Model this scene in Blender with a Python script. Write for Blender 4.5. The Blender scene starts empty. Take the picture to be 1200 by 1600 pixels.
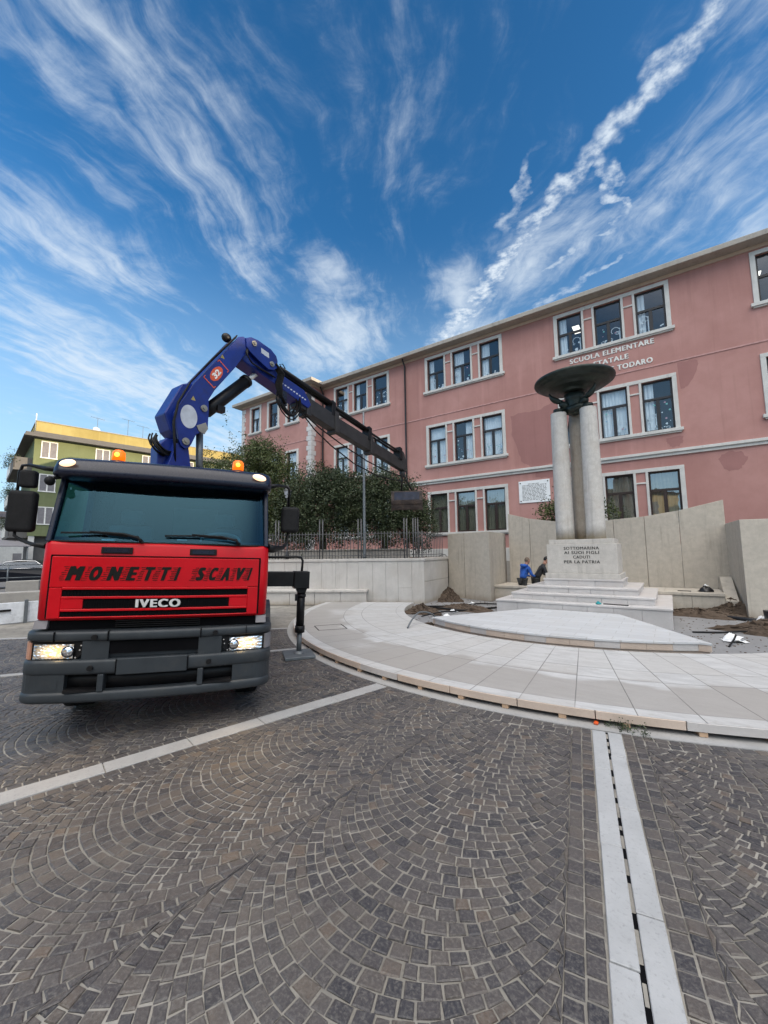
import bpy, math, random
import numpy as np
from mathutils import Matrix, Vector
random.seed(7); RNG = np.random.default_rng(7)
R = math.radians
S = bpy.context.scene
COL = S.collection

# ------------------------------------------------------------------ camera
cam = bpy.data.cameras.new('camera'); camo = bpy.data.objects.new('camera', cam); COL.objects.link(camo)
cam.sensor_fit = 'VERTICAL'; cam.sensor_height = 36.0; cam.lens = 630 / 1600 * 36
cam.clip_start = 0.05; cam.clip_end = 3000
PITCH, ROLL, YAW, HC = R(5.66), R(-0.75), R(35.1), 1.9
cp, sp = math.cos(PITCH), math.sin(PITCH)
_X, _U, _F = Vector((1, 0, 0)), Vector((0, -sp, cp)), Vector((0, cp, sp))
_X2 = math.cos(ROLL) * _X + math.sin(ROLL) * _U
_U2 = -math.sin(ROLL) * _X + math.cos(ROLL) * _U
Z = Matrix.Rotation(YAW, 3, 'Z')
_X2, _U2, _F = Z @ _X2, Z @ _U2, Z @ _F
camo.matrix_world = Matrix(((_X2.x, _U2.x, -_F.x, 0), (_X2.y, _U2.y, -_F.y, 0), (_X2.z, _U2.z, -_F.z, HC), (0, 0, 0, 1)))
S.camera = camo

# ------------------------------------------------------------------ light
SUN_AZ, SUN_EL = R(70), R(9.9)          # azimuth clockwise from +Y
sd = Vector((math.sin(SUN_AZ) * math.cos(SUN_EL), math.cos(SUN_AZ) * math.cos(SUN_EL), math.sin(SUN_EL)))
sun = bpy.data.lights.new('sun', 'SUN'); sun.energy = 2.8; sun.angle = R(0.5); sun.color = (1.0, 0.80, 0.55)
suno = bpy.data.objects.new('sun', sun); COL.objects.link(suno)
suno.rotation_euler = (-sd).to_track_quat('-Z', 'Y').to_euler(); suno.location = (60, 40, 60)
S.view_settings.view_transform = 'Standard'; S.view_settings.look = 'None'
S.view_settings.gamma = 1; S.view_settings.exposure = 1.2
S.cycles.max_bounces = 6; S.cycles.transparent_max_bounces = 12
S.cycles.caustics_reflective = False; S.cycles.caustics_refractive = False
S.cycles.sample_clamp_indirect = 4.0


class NT:
    """small helper for node trees"""
    def __init__(self, tree):
        self.t = tree; self.n = tree.nodes; self.l = tree.links
    def add(self, kind, **kw):
        x = self.n.new(kind)
        for k, v in kw.items(): setattr(x, k, v)
        return x
    def put(self, node, key, v):
        s = node.inputs[key]
        if hasattr(v, 'is_output') or isinstance(v, bpy.types.NodeSocket): self.l.new(v, s)
        elif isinstance(v, (tuple, list)) and len(v) == 3 and s.type == 'RGBA': s.default_value = (*v, 1)
        else: s.default_value = v
    def m(self, op, a, b=None, c=None, clamp=False):
        x = self.add('ShaderNodeMath', operation=op, use_clamp=clamp)
        self.put(x, 0, a)
        if b is not None: self.put(x, 1, b)
        if c is not None: self.put(x, 2, c)
        return x.outputs[0]
    def vm(self, op, a, b=None, scale=None):
        x = self.add('ShaderNodeVectorMath', operation=op)
        self.put(x, 0, a)
        if b is not None: self.put(x, 1, b)
        if scale is not None: self.put(x, 'Scale', scale)
        return x.outputs['Value' if op in ('LENGTH', 'DOT_PRODUCT', 'DISTANCE') else 0]
    def mix(self, f, a, b, mode='MIX'):
        x = self.add('ShaderNodeMix', data_type='RGBA', blend_type=mode)
        self.put(x, 0, f); self.put(x, 6, a); self.put(x, 7, b)
        return x.outputs[2]
    def ramp(self, v, lo, hi, a=0.0, b=1.0, smooth=True):
        x = self.add('ShaderNodeMapRange', interpolation_type='SMOOTHSTEP' if smooth else 'LINEAR')
        self.put(x, 0, v); self.put(x, 1, lo); self.put(x, 2, hi); self.put(x, 3, a); self.put(x, 4, b)
        return x.outputs[0]
    def noise(self, vec, scale, detail=4.0, rough=0.55, dist=0.0, dim='3D'):
        x = self.add('ShaderNodeTexNoise', noise_dimensions=dim)
        if vec is not None: self.put(x, 'Vector', vec)
        self.put(x, 'Scale', scale); self.put(x, 'Detail', detail); self.put(x, 'Roughness', rough); self.put(x, 'Distortion', dist)
        return x.outputs[0]
    def mapping(self, vec, loc=(0, 0, 0), rot=(0, 0, 0), scale=(1, 1, 1)):
        x = self.add('ShaderNodeMapping'); self.put(x, 0, vec)
        x.inputs[1].default_value = loc; x.inputs[2].default_value = rot; x.inputs[3].default_value = scale
        return x.outputs[0]


# ------------------------------------------------------------------ sky
W = bpy.data.worlds.new('World'); S.world = W; W.use_nodes = True
nt = NT(W.node_tree); nt.n.clear()
tc = nt.add('ShaderNodeTexCoord')
sky = nt.add('ShaderNodeTexSky', sky_type='NISHITA', sun_disc=False, sun_elevation=SUN_EL, sun_rotation=SUN_AZ,
             altitude=0, air_density=1.0, dust_density=0.6, ozone_density=3.0)
D = nt.vm('NORMALIZE', tc.outputs['Generated'])
sx = nt.add('ShaderNodeSeparateXYZ'); nt.put(sx, 0, D)
dz = nt.m('MAXIMUM', sx.outputs[2], 0.03)
px = nt.m('DIVIDE', sx.outputs[0], dz); py = nt.m('DIVIDE', sx.outputs[1], dz)
cb = nt.add('ShaderNodeCombineXYZ'); nt.put(cb, 0, px); nt.put(cb, 1, py)
P = cb.outputs[0]                        # the direction carried on to a flat cloud layer
def blob(cx, cy, rx, ry, ang):
    v = nt.mapping(P, scale=(1, 1, 1)); v = nt.vm('SUBTRACT', v, (cx, cy, 0))
    v = nt.mapping(v, rot=(0, 0, -ang)); v = nt.vm('DIVIDE', v, (rx, ry, 1))
    return nt.ramp(nt.vm('LENGTH', v), 1.0, 0.0)
wv = nt.add('ShaderNodeTexNoise'); nt.put(wv, 'Vector', P); nt.put(wv, 'Scale', 2.2); nt.put(wv, 'Detail', 3.0)
warp = nt.vm('SCALE', nt.vm('SUBTRACT', wv.outputs[1], (0.5, 0.5, 0.5)), scale=0.34)
Pw = nt.vm('ADD', P, warp)
def streak(vec, ang, along, across, detail=9.0, rough=0.62, off=(0, 0, 0)):
    v = nt.mapping(vec, rot=(0, 0, -ang)); v = nt.mapping(v, loc=off, scale=(along, across, 1))
    return nt.noise(v, 1.0, detail, rough)
sA = streak(Pw, math.atan2(0.86, -0.38), 2.0, 9.0)
sB = streak(Pw, math.atan2(0.76, -0.70), 2.1, 8.0, off=(3.1, 1.7, 0))
fine = nt.noise(Pw, 9.0, 8.0, 0.65)
side = nt.ramp(px, -0.75, -0.2)
st = nt.m('ADD', nt.m('MULTIPLY', sA, nt.m('SUBTRACT', 1.0, side)), nt.m('MULTIPLY', sB, side))
st = nt.m('ADD', nt.m('MULTIPLY', st, 0.66), nt.m('MULTIPLY', fine, 0.34))
mask = None
for (cx, cy, rx, ry, ang, k) in ((-0.92, 0.40, 0.70, 0.40, 1.9, 0.22), (-1.50, 0.42, 0.52, 0.33, 1.9, 0.28), (-1.14, 0.80, 0.34, 0.14, 1.9, 0.22),
        (-2.45, 0.95, 1.3, 0.8, 2.2, 0.30), (-0.92, 1.02, 0.30, 0.19, 2.0, 0.31), (-1.25, 1.38, 0.70, 0.40, 2.6, 0.30), (-2.0, 1.75, 0.9, 0.5, 2.4, 0.26),
        (0.16, 1.30, 0.70, 0.36, 2.35, 0.22), (-0.32, 1.40, 0.50, 0.28, 2.4, 0.23), (-0.60, 1.36, 0.32, 0.19, 1.9, 0.27), (-0.72, 1.70, 0.55, 0.24, 2.4, 0.30),
        (-0.42, 0.70, 0.50, 0.28, 1.9, 0.11), (0.25, 0.85, 0.32, 0.16, 2.2, 0.27), (-3.5, 2.4, 2.6, 1.4, 2.2, 0.24), (-1.6, 0.05, 0.5, 0.3, 1.9, 0.18), (0.5, 1.7, 1.0, 0.6, 2.2, 0.26)):
    b = nt.m('MULTIPLY', blob(cx, cy, rx, ry, ang), k)
    mask = b if mask is None else nt.m('MAXIMUM', mask, b)
tot = nt.m('ADD', st, mask)
dens = nt.m('ADD', nt.m('MULTIPLY', nt.ramp(tot, 0.55, 0.98), 0.80), nt.m('MULTIPLY', nt.ramp(tot, 0.50, 0.80), 0.16))
# the old contrail: a broad fraying line
def line(ax, ay, bx, by, w0, w1, k, vec):
    L = math.hypot(bx - ax, by - ay); ang = math.atan2(by - ay, bx - ax)
    v = nt.vm('SUBTRACT', vec, (ax, ay, 0)); v = nt.mapping(v, rot=(0, 0, -ang))
    q = nt.add('ShaderNodeSeparateXYZ'); nt.put(q, 0, v)
    along = nt.ramp(q.outputs[0], 0, L, 0, 1, False)
    w = nt.m('ADD', nt.m('MULTIPLY', along, w1 - w0), w0)
    a = nt.ramp(nt.m('DIVIDE', nt.m('ABSOLUTE', q.outputs[1]), w), 1.0, 0.1)
    ends = nt.m('MULTIPLY', nt.ramp(q.outputs[0], -0.06, 0.06), nt.ramp(q.outputs[0], L + 0.06, L - 0.06))
    return nt.m('MULTIPLY', nt.m('MULTIPLY', a, ends), k)
w2 = nt.add('ShaderNodeTexNoise'); nt.put(w2, 'Vector', P); nt.put(w2, 'Scale', 15.0); nt.put(w2, 'Detail', 5.0)
Pc = nt.vm('ADD', P, nt.vm('SCALE', nt.vm('SUBTRACT', w2.outputs[1], (0.5, 0.5, 0.5)), scale=0.13))
puff = nt.ramp(nt.noise(P, 26.0, 5.0, 0.6), 0.30, 0.66, 0.16, 1.0)
trail = line(0.24, 0.82, -0.30, 1.24, 0.042, 0.048, 0.85, Pc)
trail = nt.m('MAXIMUM', trail, line(-0.28, 1.22, -0.86, 1.72, 0.046, 0.11, 0.95, Pc))
for a in ((-0.08, 1.10, -0.05, 1.36, 0.030, 0.018, 0.75), (-0.05, 1.36, -0.45, 1.50, 0.016, 0.03, 0.55), (-0.23, 1.00, -0.36, 1.20, 0.012, 0.035, 0.5), (-0.05, 1.52, -0.65, 1.78, 0.012, 0.05, 0.45)):
    trail = nt.m('MAXIMUM', trail, line(*a, Pc))
trail = nt.m('MULTIPLY', trail, puff)
dens = nt.m('MAXIMUM', nt.m('MULTIPLY', dens, 0.86), trail)
dens = nt.m('MULTIPLY', dens, nt.ramp(sx.outputs[2], 0.02, 0.2))
hsv = nt.add('ShaderNodeHueSaturation'); nt.put(hsv, 'Saturation', 1.22); nt.put(hsv, 'Color', sky.outputs[0])
skyc = hsv.outputs[0]
skyc = nt.mix(1.0, skyc, (1.0, 1.06, 1.10), 'MULTIPLY')
low = nt.ramp(sx.outputs[2], 0.66, 0.02)
skyc = nt.mix(nt.m('MULTIPLY', low, 0.85), skyc, (2.6, 3.7, 4.6))
skyc = nt.mix(dens, skyc, (3.6, 4.0, 4.4))
# added bright patch in the unseen sky behind, filling the shaded square with light
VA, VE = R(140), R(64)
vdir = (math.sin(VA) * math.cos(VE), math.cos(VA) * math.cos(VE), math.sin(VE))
sky_fill = nt.ramp(nt.vm('DOT_PRODUCT', D, vdir), 0.66, 0.95)
sky_fill = nt.m('MULTIPLY', sky_fill, nt.ramp(nt.noise(D, 2.2, 3.0, 0.5), 0.25, 0.6, 0.45, 1.0))
skyc = nt.mix(sky_fill, skyc, (20.3, 19.4, 18.1))
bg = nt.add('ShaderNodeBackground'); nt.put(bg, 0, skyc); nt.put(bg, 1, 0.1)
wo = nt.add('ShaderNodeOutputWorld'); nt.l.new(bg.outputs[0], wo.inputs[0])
W.cycles.sampling_method = 'MANUAL'; W.cycles.sample_map_resolution = 512

# ------------------------------------------------------------------ materials
def newmat(name):
    m = bpy.data.materials.new(name); m.use_nodes = True
    t = NT(m.node_tree); b = m.node_tree.nodes['Principled BSDF']
    return m, t, b
def coords(t, kind='Object'):
    return t.add('ShaderNodeTexCoord').outputs[kind]
def worldpos(t):
    return t.add('ShaderNodeNewGeometry').outputs['Position']
def setp(t, b, col=None, rough=None, metal=None, spec=None, bump=None, bstr=0.3, bdist=0.01, coat=None):
    if col is not None: t.put(b, 'Base Color', col)
    if rough is not None: t.put(b, 'Roughness', rough)
    if metal is not None: t.put(b, 'Metallic', metal)
    if spec is not None: t.put(b, 'Specular IOR Level', spec)
    if coat is not None: t.put(b, 'Coat Weight', coat); t.put(b, 'Coat Roughness', 0.08)
    if bump is not None:
        x = t.add('ShaderNodeBump'); t.put(x, 'Height', bump); t.put(x, 'Strength', bstr); t.put(x, 'Distance', bdist)
        t.l.new(x.outputs[0], b.inputs['Normal'])
def mul(c, k): return tuple(min(1, v * k) for v in c)
MATS = {}
def simple(name, col, rough=0.5, metal=0.0, var=0.12, scale=6.0, spec=0.5, bump=0.0, coat=None, dirt=None, dirt_amt=0.0):
    """a plain material with mottling, a little roughness variation and optional dirt"""
    if name in MATS: return MATS[name]
    m, t, b = newmat(name); p = worldpos(t)
    n = t.noise(p, scale, 5.0, 0.6); n2 = t.noise(p, scale * 9, 3.0, 0.6)
    c = t.mix(t.ramp(n, 0.3, 0.7), mul(col, 1 - var), mul(col, 1 + var))
    if dirt: c = t.mix(t.m('MULTIPLY', t.ramp(t.noise(p, scale * 0.7, 6.0, 0.7), 0.5, 0.72), dirt_amt), c, dirt)
    setp(t, b, c, t.ramp(n2, 0.2, 0.8, max(0, rough - 0.06), min(1, rough + 0.08)), metal, spec, n2 if bump else None, bump, 0.004, coat)
    MATS[name] = m; return m

def plaster(name, col, light):
    m, t, b = newmat(name); p = worldpos(t)
    big = t.noise(p, 0.28, 5.0, 0.6); mid = t.noise(p, 1.7, 5.0, 0.65); fine = t.noise(p, 30, 4.0, 0.6)
    v = t.mapping(p, scale=(1.8, 1.8, 0.12)); run = t.noise(v, 1.6, 5.0, 0.6)
    c = t.mix(t.ramp(big, 0.32, 0.68), mul(col, 0.90), light)
    c = t.mix(t.m('MULTIPLY', t.ramp(mid, 0.35, 0.75), 0.45), c, mul(col, 0.86))
    c = t.mix(t.m('MULTIPLY', t.ramp(run, 0.52, 0.78), 0.5), c, mul(light, 1.10))
    v2 = t.mapping(p, loc=(3, 1, 0), scale=(3.2, 3.2, 0.10)); run2 = t.noise(v2, 1.3, 5.0, 0.65)
    c = t.mix(t.m('MULTIPLY', t.ramp(run2, 0.54, 0.74), 0.40), c, mul(col, 0.70))
    c = t.mix(t.m('MULTIPLY', t.ramp(fine, 0.3, 0.8), 0.18), c, mul(col, 0.75))
    setp(t, b, c, 0.88, bump=fine, bstr=0.35, bdist=0.006); MATS[name] = m; return m

def stone(name, col, dark, scale=3.0, pit=0.3, rough=0.65, streak=False, tint=None, foot=None):
    m, t, b = newmat(name); p = worldpos(t)
    n = t.noise(p, scale, 7.0, 0.65); f = t.noise(p, scale * 14, 5.0, 0.7); g = t.noise(p, scale * 0.35, 3.0, 0.5)
    c = t.mix(t.ramp(n, 0.3, 0.7), mul(col, 0.9), mul(col, 1.06))
    c = t.mix(t.m('MULTIPLY', t.ramp(f, 0.52, 0.75), pit), c, dark)
    c = t.mix(t.m('MULTIPLY', t.ramp(g, 0.45, 0.75), 0.25), c, tint or mul(col, 0.78))
    if streak:
        v = t.mapping(p, scale=(3.0, 3.0, 0.22)); s = t.noise(v, 2.0, 6.0, 0.65)
        c = t.mix(t.m('MULTIPLY', t.ramp(s, 0.5, 0.75), 0.35), c, dark)
    if foot:                 # splashed dirt above a given height
        z0, h, fc, k = foot; q = t.add('ShaderNodeSeparateXYZ'); t.put(q, 0, p)
        fz = t.ramp(t.m('ADD', q.outputs[2], t.m('MULTIPLY', t.noise(t.mapping(p, scale=(1, 1, .35)), 4.0, 5, .6), h * .9)), z0 + h * 1.25, z0 + h * .35)
        c = t.mix(t.m('MULTIPLY', fz, k), c, fc)
    setp(t, b, c, rough, bump=f, bstr=0.4, bdist=0.006); MATS[name] = m; return m

def emis(name, col, k, base=None):
    m, t, b = newmat(name); setp(t, b, base or col, 0.3)
    t.put(b, 'Emission Color', col); t.put(b, 'Emission Strength', k); MATS[name] = m; return m

def glass(name, tint, k0=0.10, rough=0.015, trans=1.0, wavy=0.06, gcol=(0.95, 0.97, 1.0)):
    """window glass: mirror by fresnel over a see-through pane"""
    m, t, b = newmat(name); t.n.remove(b); out = t.n['Material Output']
    tr = t.add('ShaderNodeBsdfTransparent'); t.put(tr, 0, mul(tint, trans))
    gl = t.add('ShaderNodeBsdfGlossy'); t.put(gl, 0, gcol); t.put(gl, 1, rough)
    fr = t.add('ShaderNodeLayerWeight'); t.put(fr, 'Blend', 0.5); fz = t.m('ADD', t.m('MULTIPLY', t.m('POWER', fr.outputs['Facing'], 4.5), 0.85), 0.045)
    p = worldpos(t); bm = t.add('ShaderNodeBump'); t.put(bm, 'Height', t.noise(p, 1.3, 2.0, 0.5)); t.put(bm, 'Strength', wavy); t.put(bm, 'Distance', 0.05)
    if wavy: t.l.new(bm.outputs[0], gl.inputs['Normal'])
    f = t.m('ADD', t.m('MULTIPLY', fz, 1.2), k0, clamp=True)
    mx = t.add('ShaderNodeMixShader'); t.put(mx, 0, f); t.l.new(tr.outputs[0], mx.inputs[1]); t.l.new(gl.outputs[0], mx.inputs[2])
    t.l.new(mx.outputs[0], out.inputs[0]); MATS[name] = m; return m

PINK = (0.455, 0.228, 0.200)
plaster('pink_plaster', PINK, (0.515, 0.280, 0.250))
plaster('pink_patch', (0.365, 0.175, 0.160), (0.395, 0.195, 0.178))
stone('white_trim', (0.62, 0.61, 0.58), (0.30, 0.29, 0.27), 2.0, 0.15, 0.7, True)
stone('eave_concrete', (0.40, 0.37, 0.33), (0.12, 0.11, 0.10), 1.5, 0.35, 0.85, True)
stone('beige_trim', (0.55, 0.43, 0.34), (0.3, 0.24, 0.2), 2.0, 0.15, 0.8)
stone('quoin_stone', (0.62, 0.61, 0.60), (0.33, 0.33, 0.33), 4.0, 0.2, 0.75)
stone('marble_step', (0.53, 0.51, 0.50), (0.30, 0.28, 0.26), 2.2, 0.25, 0.5, False, (0.52, 0.44, 0.40))
stone('travertine', (0.52, 0.49, 0.45), (0.20, 0.19, 0.17), 5.0, 0.55, 0.75, True)
stone('column_granite', (0.56, 0.535, 0.50), (0.16, 0.14, 0.12), 9.0, 0.85, 0.7, True, (0.40, 0.33, 0.26), (2.2, .45, (0.30, 0.22, 0.09), 0.55))
stone('column_stained', (0.46, 0.415, 0.355), (0.15, 0.11, 0.08), 9.0, 0.7, 0.75, True, (0.30, 0.22, 0.15), (2.2, .45, (0.30, 0.22, 0.09), 0.6))
stone('wall_stone', (0.50, 0.455, 0.39), (0.17, 0.145, 0.12), 7.0, 0.6, 0.85, True, None, (0.0, .4, (0.24, 0.19, 0.14), 0.6))
stone('clad_marble', (0.54, 0.515, 0.485), (0.28, 0.25, 0.21), 2.0, 0.2, 0.55, True, (0.44, 0.37, 0.30), (0.0, .30, (0.28, 0.22, 0.14), 0.65))
stone('pink_marble', (0.56, 0.46, 0.385), (0.36, 0.25, 0.19), 3.0, 0.3, 0.55, False, (0.48, 0.34, 0.27))
stone('strip_stone', (0.34, 0.335, 0.33), (0.14, 0.14, 0.14), 3.0, 0.5, 0.7)
stone('drain_stone', (0.39, 0.395, 0.40), (0.17, 0.17, 0.17), 3.0, 0.5, 0.65)
stone('concrete', (0.34, 0.32, 0.29), (0.16, 0.15, 0.14), 4.0, 0.4, 0.9)
stone('dark_shade_concrete', (0.13, 0.125, 0.12), (0.06, 0.06, 0.06), 3.0, 0.4, 0.9)  # dark eave and balconies; also the shade painted into the ground floor
stone('grey_paving', (0.15, 0.145, 0.145), (0.07, 0.07, 0.07), 1.5, 0.5, 0.85)
stone('soil', (0.085, 0.06, 0.042), (0.03, 0.02, 0.015), 5.0, 0.6, 0.95)
stone('dusty_slab', (0.22, 0.22, 0.225), (0.08, 0.07, 0.06), 1.3, 0.45, 0.9, False, (0.10, 0.08, 0.065))
plaster('green_plaster', (0.155, 0.180, 0.082), (0.18, 0.205, 0.10))
plaster('yellow_plaster', (0.36, 0.28, 0.09), (0.42, 0.34, 0.13))
plaster('ochre_plaster', (0.55, 0.42, 0.22), (0.60, 0.48, 0.28))
simple('white_paint', (0.75, 0.74, 0.70), 0.5)
simple('dark_window_frame', (0.022, 0.020, 0.022), 0.4)
simple('brown_window_frame', (0.035, 0.022, 0.018), 0.4)
simple('room_dark', (0.05, 0.05, 0.055), 0.9)
simple('curtain', (0.82, 0.85, 0.87), 0.9, scale=3, var=0.04)
simple('curtain_dim', (0.30, 0.31, 0.27), 0.9, scale=3); glass('window_glass_low', (0.85, 0.88, 0.85), 0.26)
simple('shutter_grey', (0.20, 0.19, 0.20), 0.7)
simple('paper', (0.85, 0.87, 0.88), 0.8, var=0.03)
for nm, c in (('paper_pink', (0.7, 0.35, 0.4)), ('paper_green', (0.25, 0.6, 0.5)), ('paper_blue', (0.4, 0.6, 0.75))): simple(nm, c, 0.8)
glass('window_glass', (0.86, 0.93, 0.97), 0.075)
glass('windshield_glass', (0.25, 0.52, 0.65), 0.0, 0.01, 1.0, 0.0, (0.30, 0.66, 0.88))
simple('truck_red', (0.50, 0.003, 0.010), 0.36, var=0.09, scale=2.5, spec=0.22, coat=0.06, dirt=(0.34, 0.03, 0.03), dirt_amt=0.25)
simple('truck_navy', (0.006, 0.009, 0.024), 0.30, var=0.1, scale=3, spec=0.35, coat=0.1)
simple('crane_blue', (0.005, 0.022, 0.185), 0.36, var=0.14, scale=4, spec=0.35, coat=0.05, dirt=(0.02, 0.02, 0.05), dirt_amt=0.5)
simple('black_paint', (0.007, 0.007, 0.008), 0.42, var=0.3, scale=5, spec=0.25, dirt=(0.03, 0.027, 0.025), dirt_amt=0.3)
simple('boom_black', (0.022, 0.021, 0.021), 0.5, var=0.3, scale=5, dirt=(0.06, 0.045, 0.035), dirt_amt=0.4)
simple('black_rubber', (0.010, 0.010, 0.011), 0.7, var=0.3, spec=0.25)
simple('bumper_grey', (0.030, 0.036, 0.042), 0.46, var=0.12, scale=5, spec=0.35, dirt=(0.075, 0.073, 0.07), dirt_amt=0.3, bump=0.15)
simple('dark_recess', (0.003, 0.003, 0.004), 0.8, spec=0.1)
simple('letter_black', (0.006, 0.007, 0.006), 0.6, spec=0.2)
simple('badge_silver', (0.72, 0.72, 0.72), 0.35, 0.4)
simple('chrome', (0.75, 0.76, 0.78), 0.14, 1.0, var=0.05)
simple('sticker_grey', (0.50, 0.53, 0.58), 0.5)
simple('logo_orange', (0.62, 0.09, 0.03), 0.5)
simple('pin_metal', (0.30, 0.28, 0.24), 0.45, 0.7)
simple('rust_steel', (0.060, 0.045, 0.040), 0.65, 0.3, var=0.4, scale=5, dirt=(0.17, 0.12, 0.09), dirt_amt=0.6)
simple('worn_blue', (0.022, 0.028, 0.05), 0.6, 0.2, var=0.4, scale=7, dirt=(0.09, 0.07, 0.06), dirt_amt=0.7)
simple('grey_metal', (0.16, 0.175, 0.185), 0.5, 0.5)
simple('iron_fence', (0.10, 0.10, 0.105), 0.6, 0.3)
simple('bronze', (0.018, 0.026, 0.022), 0.45, 0.3, var=0.4, scale=4, dirt=(0.055, 0.075, 0.060), dirt_amt=0.55)
simple('engraved', (0.055, 0.055, 0.05), 0.8)
simple('wood_block', (0.52, 0.36, 0.24), 0.8, scale=12)
simple('cabin_trim', (0.022, 0.028, 0.032), 0.85, scale=1.5, spec=0.1)
simple('seat_cloth', (0.13, 0.14, 0.145), 0.9, scale=4, spec=0.1); simple('wheel_grey', (0.42, 0.44, 0.45), 0.5)
simple('plastic_white', (0.80, 0.81, 0.82), 0.5)
simple('plastic_black', (0.012, 0.012, 0.014), 0.35)
simple('cloth_teal', (0.01, 0.22, 0.24), 0.8)
simple('jacket_blue', (0.02, 0.10, 0.42), 0.75, scale=9, var=0.25)
simple('jacket_dark', (0.016, 0.017, 0.022), 0.6, scale=9)
simple('trousers', (0.03, 0.032, 0.034), 0.85)
simple('skin', (0.45, 0.24, 0.17), 0.6)
simple('hair', (0.012, 0.010, 0.009), 0.6)
simple('hair_grey', (0.16, 0.12, 0.09), 0.7)
simple('car_black', (0.006, 0.008, 0.014), 0.32, spec=0.25)
simple('barrier_white', (0.70, 0.72, 0.74), 0.5, dirt=(0.3, 0.3, 0.3), dirt_amt=0.5)
simple('orange_plastic', (0.7, 0.10, 0.02), 0.5)
simple('signal_amber', (0.45, 0.22, 0.14), 0.3)
simple('bark', (0.07, 0.055, 0.04), 0.9, bump=0.5)
emis('beacon_lit', (1.0, 0.17, 0.004), 0.55, (0.5, 0.08, 0.005)); emis('beacon_core', (1.0, 0.42, 0.03), 2.2)
emis('marker_lit', (1.0, 0.62, 0.36), 0.75, (0.8, 0.6, 0.5))
emis('interior_lamp', (1.0, 0.92, 0.8), 0.9)

def headlight_mat():
    m, t, b = newmat('headlight'); g_ = coords(t, 'Generated'); p = coords(t)
    v = t.add('ShaderNodeTexVoronoi'); t.put(v, 'Vector', t.mapping(p, scale=(1, 1, 1.6))); t.put(v, 'Scale', 24.0)
    n = t.noise(p, 18, 2.0, 0.5, 1.0)
    d = t.vm('LENGTH', t.vm('MULTIPLY', t.vm('SUBTRACT', g_, (0.5, 0.5, 0.5)), (2.0, 0.0, 1.5)))
    glow = t.m('MULTIPLY', t.ramp(d, 1.0, 0.15), t.ramp(v.outputs[0], 0.0, 0.45, 0.35, 1.25))
    setp(t, b, (0.86, 0.87, 0.88), 0.12, 1.0, bump=v.outputs[0], bstr=0.5, bdist=0.02)
    t.put(b, 'Emission Color', t.mix(t.ramp(n, 0.38, 0.62), (1.0, 0.52, 0.12), (1.0, 0.80, 0.48))); t.put(b, 'Emission Strength', t.m('MULTIPLY', glow, 0.62)); MATS['headlight'] = m
headlight_mat()

def leaf_mat(name, a, bcol, c3):
    m, t, b = newmat(name); p = worldpos(t)
    at = t.add('ShaderNodeAttribute', attribute_name='tint'); 
    c = t.mix(at.outputs['Fac'], a, bcol); c = t.mix(t.m('MULTIPLY', t.ramp(t.noise(p, 1.1, 4, 0.6), 0.45, 0.7), 0.6), c, c3)
    setp(t, b, c, 0.5, spec=0.35); t.put(b, 'Subsurface Weight', 0.0)
    MATS[name] = m
leaf_mat('leaf_olive', (0.030, 0.044, 0.014), (0.130, 0.155, 0.050), (0.075, 0.105, 0.030))
leaf_mat('leaf_dark', (0.018, 0.030, 0.014), (0.080, 0.105, 0.050), (0.055, 0.066, 0.024))
leaf_mat('leaf_autumn', (0.20, 0.10, 0.03), (0.36, 0.20, 0.06), (0.12, 0.12, 0.03))

def cobble_mat():
    m, t, b = newmat('porphyry'); p = worldpos(t)
    at = t.add('ShaderNodeAttribute', attribute_name='tint').outputs['Fac']
    f = t.noise(p, 60, 6.0, 0.7); g = t.noise(p, 9, 4.0, 0.6); big = t.noise(p, 0.55, 4.0, 0.6)
    rp = t.add('ShaderNodeValToRGB'); t.put(rp, 0, t.m('MULTIPLY', at, 0.94)); cr = rp.color_ramp
    cr.elements[0].position = 0; cr.elements[0].color = (0.032, 0.031, 0.037, 1)
    cr.elements[1].position = 1; cr.elements[1].color = (0.125, 0.085, 0.060, 1)
    for q, c in ((0.35, (0.060, 0.053, 0.054)), (0.6, (0.084, 0.073, 0.068)), (0.9, (0.106, 0.086, 0.071))):
        e = cr.elements.new(q); e.color = (*c, 1)
    c = t.mix(t.m('MULTIPLY', t.ramp(f, 0.42, 0.72), 0.6), rp.outputs[0], (0.20, 0.185, 0.165))
    c = t.mix(t.m('MULTIPLY', t.ramp(t.noise(p, 140, 3.0, 0.6), 0.55, 0.7), 0.40), c, (0.018, 0.017, 0.018))
    c = t.mix(t.m('MULTIPLY', t.ramp(g, 0.4, 0.7), 0.35), c, mul((0.06, 0.055, 0.06), 1))
    c = t.mix(t.m('MULTIPLY', t.ramp(big, 0.48, 0.78), 0.30), c, (0.17, 0.16, 0.145))
    setp(t, b, c, t.ramp(f, 0.2, 0.8, 0.34, 0.66), spec=0.5, bump=t.m('ADD', t.m('MULTIPLY', f, 0.6), g), bstr=0.8, bdist=0.008); MATS['porphyry'] = m
    m, t, b = newmat('grout'); p = worldpos(t)
    f = t.noise(p, 40, 5.0, 0.7); big = t.noise(p, 0.8, 5.0, 0.65)
    med = t.noise(p, 4.0, 4.0, 0.6)
    c = t.mix(t.ramp(big, 0.35, 0.7), (0.20, 0.185, 0.16), (0.335, 0.315, 0.28)); c = t.mix(t.m('MULTIPLY', t.ramp(med, 0.48, 0.72), 0.55), c, (0.10, 0.095, 0.088)); c = t.mix(t.m('MULTIPLY', t.ramp(f, 0.5, 0.8), 0.5), c, (0.07, 0.065, 0.06))
    setp(t, b, c, 0.95, bump=f, bstr=0.5, bdist=0.004); MATS['grout'] = m
cobble_mat()

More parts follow.
